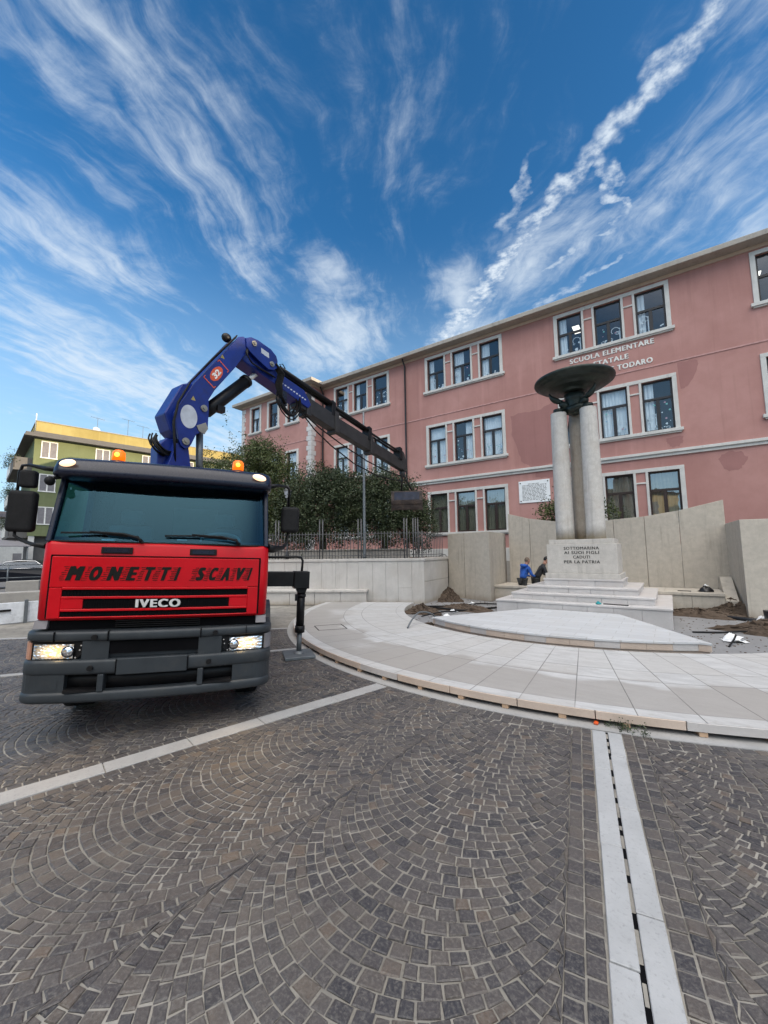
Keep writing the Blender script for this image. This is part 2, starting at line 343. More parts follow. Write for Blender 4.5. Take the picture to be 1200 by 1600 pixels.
PC = (-2.23, 13.2)                       # centre of the round platform and of the monument
def platform_mat():
    m, t, b = newmat('platform_marble'); p = worldpos(t)
    v = t.vm('SUBTRACT', p, (PC[0], PC[1], 0)); s = t.add('ShaderNodeSeparateXYZ'); t.put(s, 0, v)
    xy = t.vm('MULTIPLY', v, (1, 1, 0)); r = t.vm('LENGTH', xy); th = t.m('ARCTAN2', s.outputs[0], t.m('MULTIPLY', s.outputs[1], -1))
    wn0 = t.noise(p, 0.9, 3, 0.5)
    cell = t.m('DIVIDE', t.m('ADD', th, 3.0), 0.0733); fr = t.m('FRACT', cell); ci = t.m('FLOOR', cell)
    dj = t.m('MULTIPLY', t.m('MINIMUM', fr, t.m('SUBTRACT', 1.0, fr)), t.m('MULTIPLY', r, 0.0733))
    joint = t.m('MULTIPLY', t.ramp(dj, 0.003, 0.008, 1, 0), t.ramp(wn0, 0.2, 0.6, 0.35, 1.0))
    for rr, w in ((6.45, .006), (6.95, .006), (8.03, .004), (5.45, .004)):
        joint = t.m('MAXIMUM', joint, t.ramp(t.m('ABSOLUTE', t.m('SUBTRACT', r, rr)), w * .6, w * 1.4, 1, 0))
    ring = t.m('ADD', t.m('GREATER_THAN', r, 6.45), t.m('ADD', t.m('GREATER_THAN', r, 6.95), t.m('GREATER_THAN', r, 8.03)))
    wn = t.add('ShaderNodeTexWhiteNoise', noise_dimensions='2D'); cv = t.add('ShaderNodeCombineXYZ'); t.put(cv, 0, ci); t.put(cv, 1, ring); t.l.new(cv.outputs[0], wn.inputs[0])
    vein = t.noise(t.mapping(p, rot=(0, 0, 0.5), scale=(1, 3.5, 1)), 2.6, 7, 0.68); f = t.noise(p, 45, 5, 0.7)
    c = t.mix(t.ramp(vein, 0.35, 0.68), (0.53, 0.53, 0.53), (0.42, 0.42, 0.42))
    c = t.mix(t.m('MULTIPLY', wn.outputs[0], 0.6), c, (0.43, 0.415, 0.395))
    # damp, dusty stain on the outer ring of panels
    st = t.m('MULTIPLY', t.ramp(t.m('ADD', r, t.m('ADD', t.m('MULTIPLY', t.noise(p, 1.1, 3, 0.5), 0.9), t.m('MULTIPLY', wn.outputs[0], 0.5))), 7.55, 7.75), t.m('LESS_THAN', r, 8.03))
    st = t.m('MULTIPLY', st, t.ramp(t.noise(p, 0.45, 2, 0.5), 0.30, 0.45))
    c = t.mix(t.m('MULTIPLY', st, 0.72), c, t.mix(t.ramp(f, 0.3, 0.7), (0.255, 0.236, 0.218), (0.33, 0.308, 0.286)))
    c = t.mix(t.m('MULTIPLY', t.ramp(t.noise(p, 5.0, 7, 0.72), 0.54, 0.70), 0.5), c, (0.33, 0.305, 0.275))
    c = t.mix(joint, c, (0.16, 0.155, 0.15))
    setp(t, b, c, t.ramp(f, 0.2, 0.8, 0.4, 0.62), spec=0.4, bump=t.m('SUBTRACT', t.m('MULTIPLY', f, 0.3), joint), bstr=0.4, bdist=0.006); MATS['platform_marble'] = m
    # triangular step: courses of small slabs
    m, t, b = newmat('course_marble'); p = worldpos(t)
    br = t.add('ShaderNodeTexBrick'); t.put(br, 'Vector', t.mapping(p, loc=(0.1, 0.05, 0))); br.offset = 0.37
    t.put(br, 'Scale', 1.0); t.put(br, 'Brick Width', 0.62); t.put(br, 'Row Height', 0.30); t.put(br, 'Mortar Size', 0.006); t.put(br, 'Mortar Smooth', 0.1)
    t.put(br, 'Color1', (0.53, 0.545, 0.565)); t.put(br, 'Color2', (0.46, 0.47, 0.485)); t.put(br, 'Mortar', (0.36, 0.36, 0.36))
    vein = t.noise(t.mapping(p, scale=(3.5, 1, 1)), 2.0, 7, 0.68)
    c = t.mix(t.m('MULTIPLY', t.ramp(vein, 0.4, 0.7), 0.4), br.outputs[0], (0.5, 0.49, 0.48))
    c = t.mix(t.m('MULTIPLY', t.ramp(t.noise(p, 7, 5, 0.7), 0.60, 0.7), 0.45), c, (0.3, 0.28, 0.27))
    setp(t, b, c, 0.5, bump=t.noise(p, 40, 4, 0.6), bstr=0.2, bdist=0.004); MATS['course_marble'] = m
platform_mat()

# ------------------------------------------------------------------ object helpers
def tag(o, label=None, cat=None, group=None, kind=None):
    if label: o['label'] = label
    if cat: o['category'] = cat
    if group: o['group'] = group
    if kind: o['kind'] = kind
    return o
def thing(name, label, cat, loc=(0, 0, 0), group=None, mat=None):
    o = bpy.data.objects.new(name, None); COL.objects.link(o); o.empty_display_size = 0.2
    o.matrix_world = mat if mat is not None else Matrix.Translation(loc)
    return tag(o, label, cat, group)
def wm(o):
    m = o.matrix_basis.copy()
    while o.parent: o = o.parent; m = o.matrix_basis @ m
    return m

class MB:
    """collects geometry in world space (or in the space of its parent when local=True)"""
    def __init__(self): self.v = []; self.f = []; self.mi = []; self.sm = []; self.cur = 0; self.smooth = False; self.tints = None
    def add(self, vs, fs, mi=None, smooth=None):
        o = len(self.v); self.v.extend([tuple(a) for a in vs])
        for q in fs:
            self.f.append([o + i for i in q]); self.mi.append(self.cur if mi is None else mi); self.sm.append(self.smooth if smooth is None else smooth)
        return self
    def box(self, x0, x1, y0, y1, z0, z1, M=None, mi=None):
        vs = [Vector((x, y, z)) for z in (z0, z1) for y in (y0, y1) for x in (x0, x1)]
        if M is not None: vs = [M @ a for a in vs]
        return self.add(vs, [(0, 2, 3, 1), (4, 5, 7, 6), (0, 1, 5, 4), (2, 6, 7, 3), (0, 4, 6, 2), (1, 3, 7, 5)], mi, False)
    def obox(self, c, ax, ay, hx, hy, z0, z1, mi=None):
        """box with horizontal axes ax, ay and half sizes"""
        M = Matrix(((ax[0], ay[0], 0, c[0]), (ax[1], ay[1], 0, c[1]), (0, 0, 1, 0), (0, 0, 0, 1)))
        return self.box(-hx, hx, -hy, hy, z0, z1, M, mi)
    def prism(self, poly, fa, fb, mi=None, smooth=False):
        """poly: 2D points, fa/fb map (a, b) to the two end caps"""
        n = len(poly); vs = [fa(*p) for p in poly] + [fb(*p) for p in poly]
        fs = [tuple(range(n))[::-1], tuple(range(n, 2 * n))]
        self.add(vs, fs, mi, False)
        o = len(self.v) - 2 * n
        for i in range(n):
            j = (i + 1) % n; self.f.append([o + i, o + j, o + n + j, o + n + i]); self.mi.append(self.cur if mi is None else mi); self.sm.append(smooth)
        return self
    def tube(self, pts, r, n=8, mi=None, cap=True, smooth=True):
        pts = [Vector(p) for p in pts]; rs = r if isinstance(r, (list, tuple)) else [r] * len(pts)
        o = len(self.v); up = None
        for i, p in enumerate(pts):
            d = (pts[min(i + 1, len(pts) - 1)] - pts[max(i - 1, 0)]).normalized()
            if up is None: up = Vector((0, 0, 1)) if abs(d.z) < 0.9 else Vector((1, 0, 0))
            a = d.cross(up).normalized(); b = a.cross(d); up = b
            for k in range(n):
                t = 2 * math.pi * k / n; self.v.append(tuple(p + (a * math.cos(t) + b * math.sin(t)) * rs[i]))
        m = self.cur if mi is None else mi
        for i in range(len(pts) - 1):
            for k in range(n):
                q = (k + 1) % n; self.f.append([o + i * n + k, o + i * n + q, o + (i + 1) * n + q, o + (i + 1) * n + k]); self.mi.append(m); self.sm.append(smooth)
        if cap:
            for s in (0, len(pts) - 1):
                ring = [o + s * n + k for k in range(n)]; self.f.append(ring if s else ring[::-1]); self.mi.append(m); self.sm.append(False)
        return self
    def lathe(self, prof, M=None, n=32, mi=None, smooth=True, close=False):
        """prof: (radius, height) pairs about local z"""
        o = len(self.v); m = self.cur if mi is None else mi
        for rr, h in prof:
            for k in range(n):
                t = 2 * math.pi * k / n; p = Vector((rr * math.cos(t), rr * math.sin(t), h)); self.v.append(tuple(M @ p if M is not None else p))
        for i in range(len(prof) - 1):
            for k in range(n):
                q = (k + 1) % n; self.f.append([o + i * n + k, o + i * n + q, o + (i + 1) * n + q, o + (i + 1) * n + k]); self.mi.append(m); self.sm.append(smooth)
        for s in (0, len(prof) - 1):
            if prof[s][0] > 1e-4:
                ring = [o + s * n + k for k in range(n)]; self.f.append(ring if s else ring[::-1]); self.mi.append(m); self.sm.append(False)
        return self
    def sphere(self, c, r, n=12, M=None, mi=None):
        rx, ry, rz = r if isinstance(r, (tuple, list)) else (r, r, r)
        A = Matrix.Translation(c) @ (M or Matrix()) @ Matrix.Diagonal((rx, ry, rz, 1))
        pr = [(max(1e-5, math.sin(math.pi * i / n)), -math.cos(math.pi * i / n)) for i in range(n + 1)]
        return self.lathe(pr, A, n * 2, mi)
    def build(self, name, mat, parent=None, local=False, bevel=0.0, seg=2, inv=None, tint=None):
        me = bpy.data.meshes.new(name)
        vs = self.v
        if parent is not None and not local:
            I = wm(parent).inverted(); vs = [tuple(I @ Vector(a)) for a in vs]
        me.from_pydata(vs, [], self.f)
        for m in (mat if isinstance(mat, (list, tuple)) else [mat]): me.materials.append(MATS[m])
        me.polygons.foreach_set('material_index', self.mi); me.polygons.foreach_set('use_smooth', self.sm)
        if tint is not None:
            a = me.attributes.new('tint', 'FLOAT', 'POINT'); a.data.foreach_set('value', tint)
        me.validate(); me.update()
        o = bpy.data.objects.new(name, me); COL.objects.link(o)
        if parent is not None: o.parent = parent
        if bevel:
            b = o.modifiers.new('bevel', 'BEVEL'); b.width = bevel; b.segments = seg; b.limit_method = 'ANGLE'; b.angle_limit = R(35)
        return o
def child_empty(name, parent):
    o = bpy.data.objects.new(name, None); COL.objects.link(o); o.parent = parent; return o

def text_geo(s, w=None, h=None, bold=0.0, shear=0.0, depth=0.01, space=1.0, shift=False):
    """outline letters from the built-in typeface as (verts, faces), lower left at the origin, fitted to w x h"""
    wide = shift or 'M' in s; off = bold; bold = 0.0 if wide else bold
    cu = bpy.data.curves.new('letters', 'FONT'); cu.body = s; cu.extrude = 0.5; cu.offset = bold; cu.shear = shear; cu.space_character = space; cu.resolution_u = 4
    ob = bpy.data.objects.new('letters', cu); COL.objects.link(ob)
    dg = bpy.context.evaluated_depsgraph_get(); dg.update(); me = bpy.data.meshes.new_from_object(ob.evaluated_get(dg))
    V = np.array([v.co[:] for v in me.vertices]); Fc = [list(p.vertices) for p in me.polygons]
    bpy.data.objects.remove(ob); bpy.data.curves.remove(cu); bpy.data.meshes.remove(me)
    lo, hi = V.min(0), V.max(0); V = V - lo; ext = hi - lo
    if wide and off:          # a pointed M closes up under an outline offset: thicken it with shifted copies
        n0 = len(V); d = off * .75; V2 = [V * np.array((1, 1, 1 + .05 * k)) + np.array((a * d, b * d, 0)) for k, (a, b) in enumerate(((0, 0), (1, 0), (2, 0), (0, .55), (1, .55), (2, .55)))]
        Fc = [[i + k * n0 for i in f] for k in range(6) for f in Fc]; V = np.vstack(V2); ext = V.max(0) - V.min(0)
    kx = (w / ext[0]) if w else None; ky = (h / ext[1]) if h else None
    kx = kx or ky; ky = ky or kx
    V[:, 0] *= kx; V[:, 1] *= ky; V[:, 2] = V[:, 2] / ext[2] * depth
    return V, Fc
def put_text(mb, s, fmap, **kw):
    V, Fc = text_geo(s, **kw); mb.add([fmap(*v) for v in V], Fc)

# ------------------------------------------------------------------ ground
g = MB(); g.add([(-1500, -1500, -0.03), (1500, -1500, -0.03), (1500, 1500, -0.03), (-1500, 1500, -0.03)], [(0, 1, 2, 3)])
tag(g.build('ground', 'grey_paving'), kind='structure')

def pol(r, th): return (PC[0] + r * math.sin(th), PC[1] - r * math.cos(th))    # th from -Y, positive to +X
STRIPS = []                              # (angle, offset) radial white strips: nearer line and farther line measured on the square
def strip_line(pn, pf):
    d = Vector((pn[0] - pf[0], pn[1] - pf[1])).normalized(); return Vector(pf), d
L_DRAIN = strip_line((-0.19, 2.08), (-0.67, 4.95)); L_WHITE = strip_line((-4.45, 1.01), (-3.51, 4.87))
L_3 = strip_line((-8.85, 2.0), (-6.36, 5.58)); L_4 = strip_line((-13.0, 2.6), (-8.2, 7.05)); L_R = strip_line((PC[0] + 14 * math.sin(R(31)), PC[1] - 14 * math.cos(R(31))), (PC[0] + 8.4 * math.sin(R(31)), PC[1] - 8.4 * math.cos(R(31))))
def at_r(L, r):
    p, d = L; q = p - Vector(PC); b = q.dot(d); c = q.dot(q) - r * r; t = -b + math.sqrt(b * b - c); return p + d * t
def ang_at(L, r): q = at_r(L, r) - Vector(PC); return math.atan2(q.x, -q.y)

def cobbles():
    vs = []; fs = []; tint = []; n = [0]
    rnd = random.random
    def stone_quad(q, z0):
        c = [sum(p[0] for p in q) / 4, sum(p[1] for p in q) / 4]
        t = min(1, max(0, random.gauss(0.45, 0.29))); jz = random.gauss(0, 0.0014); tx, ty = random.gauss(0, 0.02), random.gauss(0, 0.02)
        o = len(vs)
        for ins, zz in ((0.0054, -0.012), (0.0056, -0.0045), (0.0115, 0.0)):
            for p in q:
                dx, dy = p[0] - c[0], p[1] - c[1]; L = math.hypot(dx, dy) + 1e-6; k = max(0.3, (L - ins * 1.35) / L)
                jx, jy = random.uniform(-.0032, .0032), random.uniform(-.0032, .0032)
                vs.append((c[0] + dx * k + jx, c[1] + dy * k + jy, z0 + zz + jz + dx * tx + dy * ty)); tint.append(t)
        for a in (0, 4):
            for i in range(4):
                j = (i + 1) % 4; fs.append((o + a + i, o + a + j, o + a + 4 + j, o + a + 4 + i))
        fs.append((o + 8, o + 9, o + 10, o + 11))
    def sector(La, Lb, r0, r1, fa, fb, rows_a=2, rows_b=1):
        """paving between two radial strips; fa, fb half widths of the strips"""
        e = 0.092
        def edges(r):
            a, b = ang_at(La, r), ang_at(Lb, r)
            return a + (fa + e * rows_a) / r, b - (fb + e * rows_b) / r, a + fa / r, b - fb / r
        # straight rows beside the strips
        for sgn, rows in ((0, rows_a), (1, rows_b)):
            for k in range(rows):
                r = r0
                while r < r1:
                    l = random.uniform(0.085, 0.12); q = []
                    for (rr, s) in ((r, 0), (r + l, 0), (r + l, 1), (r, 1)):
                        x = edges(rr); base = x[2] if sgn == 0 else x[3]; sg = 1 if sgn == 0 else -1
                        q.append(pol(rr, base + sg * (k + s) * e / rr))
                    stone_quad(q if sgn else q[::-1], 0); r += l
        # two rows along the ring
        for k in range(2):
            a, b = edges(r0)[:2]; th = a
            while th < b - 0.004:
                l = random.uniform(0.09, 0.13) / r0; t2 = min(b, th + l); rr = r0 + k * 0.1
                stone_quad([pol(rr, th), pol(rr + .1, th), pol(rr + .1, t2), pol(rr, t2)], 0); th = t2
        # scalloped lanes: deep equal arcs stacked down each lane; two courses run together on the steep flanks
        sp = 0.083; width = (edges(11)[1] - edges(11)[0]) * 11; lanes = max(1, round(width / 1.95)); K, c_ = 1.22, .94
        for ln in range(lanes):
            rk = r0 - 0.2 + random.uniform(0, sp); kk = 0
            while rk < r1 + 2.2:
                a, b = edges(min(rk, r1))[:2]; hw = (b - a) / lanes / 2 * min(rk, r1)
                sag = lambda u: hw * K * (1 - math.sqrt(1 - (c_ * u) ** 2))
                slope = lambda u: K * c_ * c_ * u / math.sqrt(1 - (c_ * u) ** 2)
                def outer(u, n_): g_ = slope(u); return max(-1, min(1, u + sp * n_ * g_ / (1 + g_ * g_) / hw))
                u1 = 1.05 / math.sqrt((K * c_ * c_) ** 2 + (1.05 * c_) ** 2); ub_ = u1 if kk % 2 == 0 else outer(u1, 1)
                zones = [(-ub_, ub_, 1)] + ([(-1, -u1, 2), (u1, 1, 2)] if kk % 2 == 0 else [])
                for za, zb, n_ in zones:
                    M_ = 40; U = [za + (zb - za) * i / M_ for i in range(M_ + 1)]; L = [0.0]
                    for i in range(M_): L.append(L[-1] + math.hypot((U[i + 1] - U[i]) * hw, sag(U[i + 1]) - sag(U[i])))
                    def u_at(l):
                        i = next((j for j in range(M_) if L[j + 1] >= l), M_ - 1); q = (l - L[i]) / (L[i + 1] - L[i] + 1e-9); return U[i] + (U[i + 1] - U[i]) * min(1, max(0, q))
                    nst = max(1, round(L[-1] / random.uniform(0.084, 0.094))); d = L[-1] / nst
                    ls = [0.0] + [d * (i + random.uniform(-.2, .2)) for i in range(1, nst)] + [L[-1]]
                    us = [u_at(l) for l in ls]
                    for i in range(nst):
                        ua, ub = us[i], us[i + 1]; oa, ob = outer(ua, n_), outer(ub, n_); q = []; ok = True
                        if max(ub - ua, ob - oa) * hw < .012: continue
                        for (u, dr) in ((ua, 0), (oa, sp * n_), (ob, sp * n_), (ub, 0)):
                            r = rk + dr - sag(u) + random.uniform(-.004, .004)
                            if r > r1: ok = False; break
                            r = max(r, r0 + .20)
                            a2, b2 = edges(r)[:2]; w2 = (b2 - a2) / lanes
                            q.append(pol(r, a2 + w2 * (ln + 0.5 + 0.5 * u)))
                        if ok:
                            rs_ = [math.hypot(p[0] - PC[0], p[1] - PC[1]) for p in q]
                            if max(rs_) > r0 + .235 and max(rs_[1], rs_[2]) - max(rs_[0], rs_[3]) > -.5: stone_quad(q, 0)
                rk += sp; kk += 1
    sector(L_WHITE, L_DRAIN, 8.40, 13.4, 0.11, 0.14, 1, 2)
    sector(L_3, L_WHITE, 8.40, 15.5, 0.07, 0.11, 1, 1)
    sector(L_DRAIN, L_R, 8.40, 13.6, 0.14, 0.10, 2, 1)
    sector(L_4, L_3, 8.40, 16.0, 0.07, 0.07, 1, 1)
    m = MB(); m.v = vs; m.f = fs; m.mi = [0] * len(fs); m.sm = [False] * len(fs)
    tag(m.build('cobblestone_paving', 'porphyry', tint=tint), kind='structure')
cobbles()
# bed of grout under the stones
m = MB(); N = 80; pts = []
for i in range(N + 1):
    th = R(-85 + 135 * i / N)
    for r in (8.2, 20.0): pts.append((*pol(r, th), -0.0075))
m.add(pts, [(2 * i, 2 * i + 1, 2 * i + 3, 2 * i + 2) for i in range(N)]); tag(m.build('paving_grout', 'grout'), kind='structure')
# white strips
def strip(L, r0, r1, hw, name, z=0.003, seg=0.9, slot=0.0):
    m = MB(); p, d = L; n = Vector((-d.y, d.x)); a = at_r(L, r0); tot = (at_r(L, r1) - a).length
    for side in ((-1, 1) if slot else (0,)):
        s = random.uniform(-0.4, 0)
        while s < tot:
            l = seg * random.uniform(0.8, 1.2); s0, s1 = max(0, s) + 0.004, min(tot, s + l) - 0.004; s += l
            if s1 - s0 < 0.02: continue
            lo, hi = (-hw, hw) if side == 0 else ((slot, hw) if side > 0 else (-hw, -slot))
            j = random.uniform(-.003, .003); q = [a + d * s0 + n * (lo + j), a + d * s1 + n * (lo + j), a + d * s1 + n * (hi + j), a + d * s0 + n * (hi + j)]
            zz = z + random.uniform(0, .003)
            m.prism([(v.x, v.y) for v in q], lambda x, y: (x, y, -0.02), lambda x, y: (x, y, zz))
            if slot:            # the two stones touch between the open slots
                if side < 0:
                    k = s0 + random.uniform(.02, .10)
                    while k < s1 - .04:
                        g_ = random.uniform(.05, .22); c0 = a + d * k; c1 = a + d * min(s1, k + g_)
                        m.prism([(v.x, v.y) for v in (c0 - n * (slot + .002), c1 - n * (slot + .002), c1 + n * (slot + .002), c0 + n * (slot + .002))], lambda x, y: (x, y, -0.02), lambda x, y: (x, y, zz - .008), mi=1); k += g_ + random.uniform(.05, .13)
    return tag(m.build(name, ['drain_stone', 'grout'] if slot else 'strip_stone', bevel=0.004, seg=1), kind='structure')
strip(L_WHITE, 8.42, 16, 0.105, 'paving_strip'); strip(L_3, 8.42, 17, 0.06, 'paving_strip'); strip(L_4, 8.42, 20, 0.06, 'paving_strip'); strip(L_R, 8.42, 14, 0.09, 'paving_strip')
strip(L_DRAIN, 8.42, 14, 0.132, 'drain_strip', slot=0.010)
m = MB(); a = at_r(L_DRAIN, 8.42); b = at_r(L_DRAIN, 14); n_ = Vector((-L_DRAIN[1].y, L_DRAIN[1].x)) * .02
m.add([(*(a - n_), -0.005), (*(b - n_), -0.005), (*(b + n_), -0.005), (*(a + n_), -0.005)], [(0, 1, 2, 3)]); tag(m.build('drain_channel', 'dark_recess'), kind='structure')
# flat stone ring round the platform, and the floor of the building site inside
m = MB(); N = 160; vs = []; fs = []
for i in range(N + 1):
    th = R(-100 + 160 * i / N)
    for r, z in ((7.6, 0.008), (8.41, 0.008), (8.41, -0.02)): vs.append((*pol(r, th), z))
for i in range(N):
    for k in range(2): fs.append((3 * i + k, 3 * i + 3 + k, 3 * i + 4 + k, 3 * i + 1 + k)[::-1])
m.add(vs, fs); tag(m.build('kerb_ring', 'strip_stone'), kind='structure')
m = MB(); N = 64; vs = [(PC[0], PC[1] + 1, 0.012)] + [(PC[0] + 7.7 * math.cos(2 * math.pi * i / N), PC[1] + 1 + (7.6 if math.sin(2 * math.pi * i / N) > 0 else 8.6) * math.sin(2 * math.pi * i / N), 0.012) for i in range(N)]
m.add(vs, [(0, i + 1, (i + 1) % N + 1) for i in range(N)]); tag(m.build('site_ground', 'dusty_slab'), kind='structure')

# ------------------------------------------------------------------ the school
FY, WY = 21.0, 19.9                       # facade plane and the plane of the projecting wing
school = thing('school_building', 'long three-storey pink school with white window surrounds and a wing at its left end', 'school', (-2, FY, 0))
ROWS = [(2.97, 5.24, 5.40, 4.41, 4.77), (7.02, 9.29, 9.45, 8.47, 8.83), (11.55, 13.55, 13.72, 12.65, 13.05)]   # glass bottom, glass top, frame top, transom, strip
GROUPS = [-19.02, -11.54, -4.06, 3.42, 10.9]
WIN = [(0.17, 1.28), (1.84, 2.96), (3.52, 4.64)]; GWID = 4.81
holes = []
for gx in GROUPS:
    for a, b in WIN:
        for r_ in ROWS: holes.append((gx + a, gx + b, r_[0], r_[1]))
WWIN = [(-26.98, -25.95), (-24.83, -23.80), (-22.70, -21.66)]
wholes = [(a, b, r_[0], r_[1]) for a, b in WWIN for r_ in ROWS]
def wall_sheet(mb, x0, x1, z0, z1, y, hs, depth=0.22):
    xs = sorted({x0, x1, *[h[0] for h in hs], *[h[1] for h in hs]}); zs = sorted({z0, z1, *[h[2] for h in hs], *[h[3] for h in hs]})
    for i in range(len(xs) - 1):
        for k in range(len(zs) - 1):
            cx, cz = (xs[i] + xs[i + 1]) / 2, (zs[k] + zs[k + 1]) / 2
            if any(h[0] < cx < h[1] and h[2] < cz < h[3] for h in hs): continue
            mb.add([(xs[i], y, zs[k]), (xs[i + 1], y, zs[k]), (xs[i + 1], y, zs[k + 1]), (xs[i], y, zs[k + 1])], [(0, 1, 2, 3)])
    for a, b, c, d in hs:
        mb.add([(a, y, c), (b, y, c), (b, y, d), (a, y, d), (a, y + depth, c), (b, y + depth, c), (b, y + depth, d), (a, y + depth, d)],
               [(0, 4, 5, 1), (1, 5, 6, 2), (2, 6, 7, 3), (3, 7, 4, 0)])
XE = 62.0
m = MB(); wall_sheet(m, -20.2, XE, 0, 14.0, FY, holes); wall_sheet(m, -28.2, -20.2, 0, 14.0, WY, wholes)
m.add([(-20.2, WY, 0), (-20.2, FY, 0), (-20.2, FY, 14), (-20.2, WY, 14)], [(0, 1, 2, 3)])
m.add([(-28.2, WY, 0), (-28.2, 34, 0), (-28.2, 34, 14), (-28.2, WY, 14)], [(3, 2, 1, 0)])
m.add([(-28.2, 34, 0), (XE, 34, 0), (XE, 34, 14), (-28.2, 34, 14)], [(3, 2, 1, 0)]); m.add([(XE, FY, 0), (XE, 34, 0), (XE, 34, 14), (XE, FY, 14)], [(0, 1, 2, 3)])
m.build('wall', 'pink_plaster', school)
# rooms behind the windows
m = MB(); m.add([(-20.1, FY + 2.6, 0), (16, FY + 2.6, 0), (16, FY + 2.6, 14), (-20.1, FY + 2.6, 14)], [(0, 1, 2, 3)])
m.add([(-28.1, WY + 2.2, 0), (-20.1, WY + 2.2, 0), (-20.1, WY + 2.2, 14), (-28.1, WY + 2.2, 14)], [(0, 1, 2, 3)])
for z in (2.0, 5.6, 9.9, 13.95): m.box(-28.1, 16, WY + .35 if z < 0 else FY + .3, FY + 2.55, z - .05, z)
m.build('room_shell', 'room_dark', school)
# eaves and roof
m = MB()
m.box(-20.0, XE + .5, FY - 0.58, 35, 13.955, 14.18); m.box(-28.85, -19.63, WY - 0.58, 35, 13.952, 14.178)
m.prism([(FY - .35, 14.18), (35, 14.18), (27.5, 14.7)], lambda y, z: (-27.8, y, z), lambda y, z: (XE, y, z))
m.build('roof', 'eave_concrete', school, bevel=0.02)
m = MB(); m.box(-20.19, XE, FY - .05, FY + .02, 13.80, 13.95); m.box(-28.25, -20.15, WY - .05, WY + .02, 13.80, 13.948); m.box(-20.22, -20.15, WY + .03, FY - .06, 13.80, 13.946)
m.build('cornice', 'beige_trim', school)
m = MB(); m.box(-20.19, XE, FY - .025, FY + .02, 9.93, 9.99); m.box(-28.22, -20.18, WY - .025, WY + .02, 9.93, 9.99); m.box(-20.22, -20.175, WY + .03, FY - .03, 9.93, 9.99)
m.build('thin_band', 'pink_plaster', school).data.materials[0] = simple('band_pink', (0.52, 0.30, 0.28), 0.85)
m = MB(); m.box(-20.17, XE, FY - .07, FY + .02, 5.85, 5.98); m.box(-20.17, XE, FY - .14, FY + .02, 5.98, 6.10); m.box(-28.3, -20.1, WY - .07, WY + .02, 5.85, 5.98); m.box(-28.35, -20.05, WY - .14, WY + .02, 5.98, 6.10)
m.build('string_course', 'white_trim', school, bevel=0.012)
m = MB(); m.box(-20.15, XE, FY - .06, FY + .02, 1.36, 2.04); m.build('plinth', 'white_trim', school, bevel=0.01)
m = MB(); m.box(-20.14, XE, FY - .09, FY + .02, 0, 1.358); m.build('base_course', 'concrete', school)
# corner blocks
for side in (0, 1):
    m = MB()
    for k in range(38):
        z = 0.4 + k * 0.35; lo = 0.46 if k % 2 else 0.32
        if z > 13.4: break
        if side: m.box(-28.235, -28.2 + lo, WY - .035, WY + .3, z, z + .335)
        else: m.box(-20.2 - lo, -20.165, WY - .035, WY + (0.30 if k % 2 else 0.44), z, z + .335)
    m.build('corner_stones', 'quoin_stone', school, bevel=0.012)
# downpipes
for x, y in ((-12.93, FY - .12), (-20.02, FY - .12)):
    m = MB(); m.tube([(x, y - .28, 13.99), (x, y - .22, 13.86), (x, y, 13.55), (x, y, 9), (x, y, 0.3)], 0.055, 8); m.build('downpipe', 'dark_window_frame', school)
    MATS['pipe'] = simple('pipe_brown', (0.035, 0.018, 0.018), 0.5)
# window surrounds
def surround(gx, y, wins, w, rows, parent):
    for (zb, zt, zf, ztr, zs) in rows:
        m = MB(); p = y - .05; q = y + .02; x1 = gx + w
        m.box(gx, x1, p, q, zt, zf); m.box(gx, gx + wins[0][0], p, q, zb, zt); m.box(gx + wins[-1][1], x1, p, q, zb, zt)
        for i in range(len(wins) - 1):
            a, b = gx + wins[i][1], gx + wins[i + 1][0]
            m.box(a, a + .10, p, q, zb, zt); m.box(b - .10, b, p, q, zb, zt); m.box(a + .10, b - .10, p + .004, q, zs - .035, zs + .035)
        m.box(gx - .10, x1 + .10, y - .13, q, zb - .14, zb - .004)
        m.box(gx - .03, x1 + .03, y - .08, q, zb - .20, zb - .142)
        m.build('window_surround', 'white_trim', parent, bevel=0.008, seg=1)
for gx in GROUPS: surround(gx, FY, WIN, GWID, ROWS, school)
for a, b in WWIN: surround(a - .20, WY, [(.20, .20 + b - a)], b - a + .40, ROWS, school)

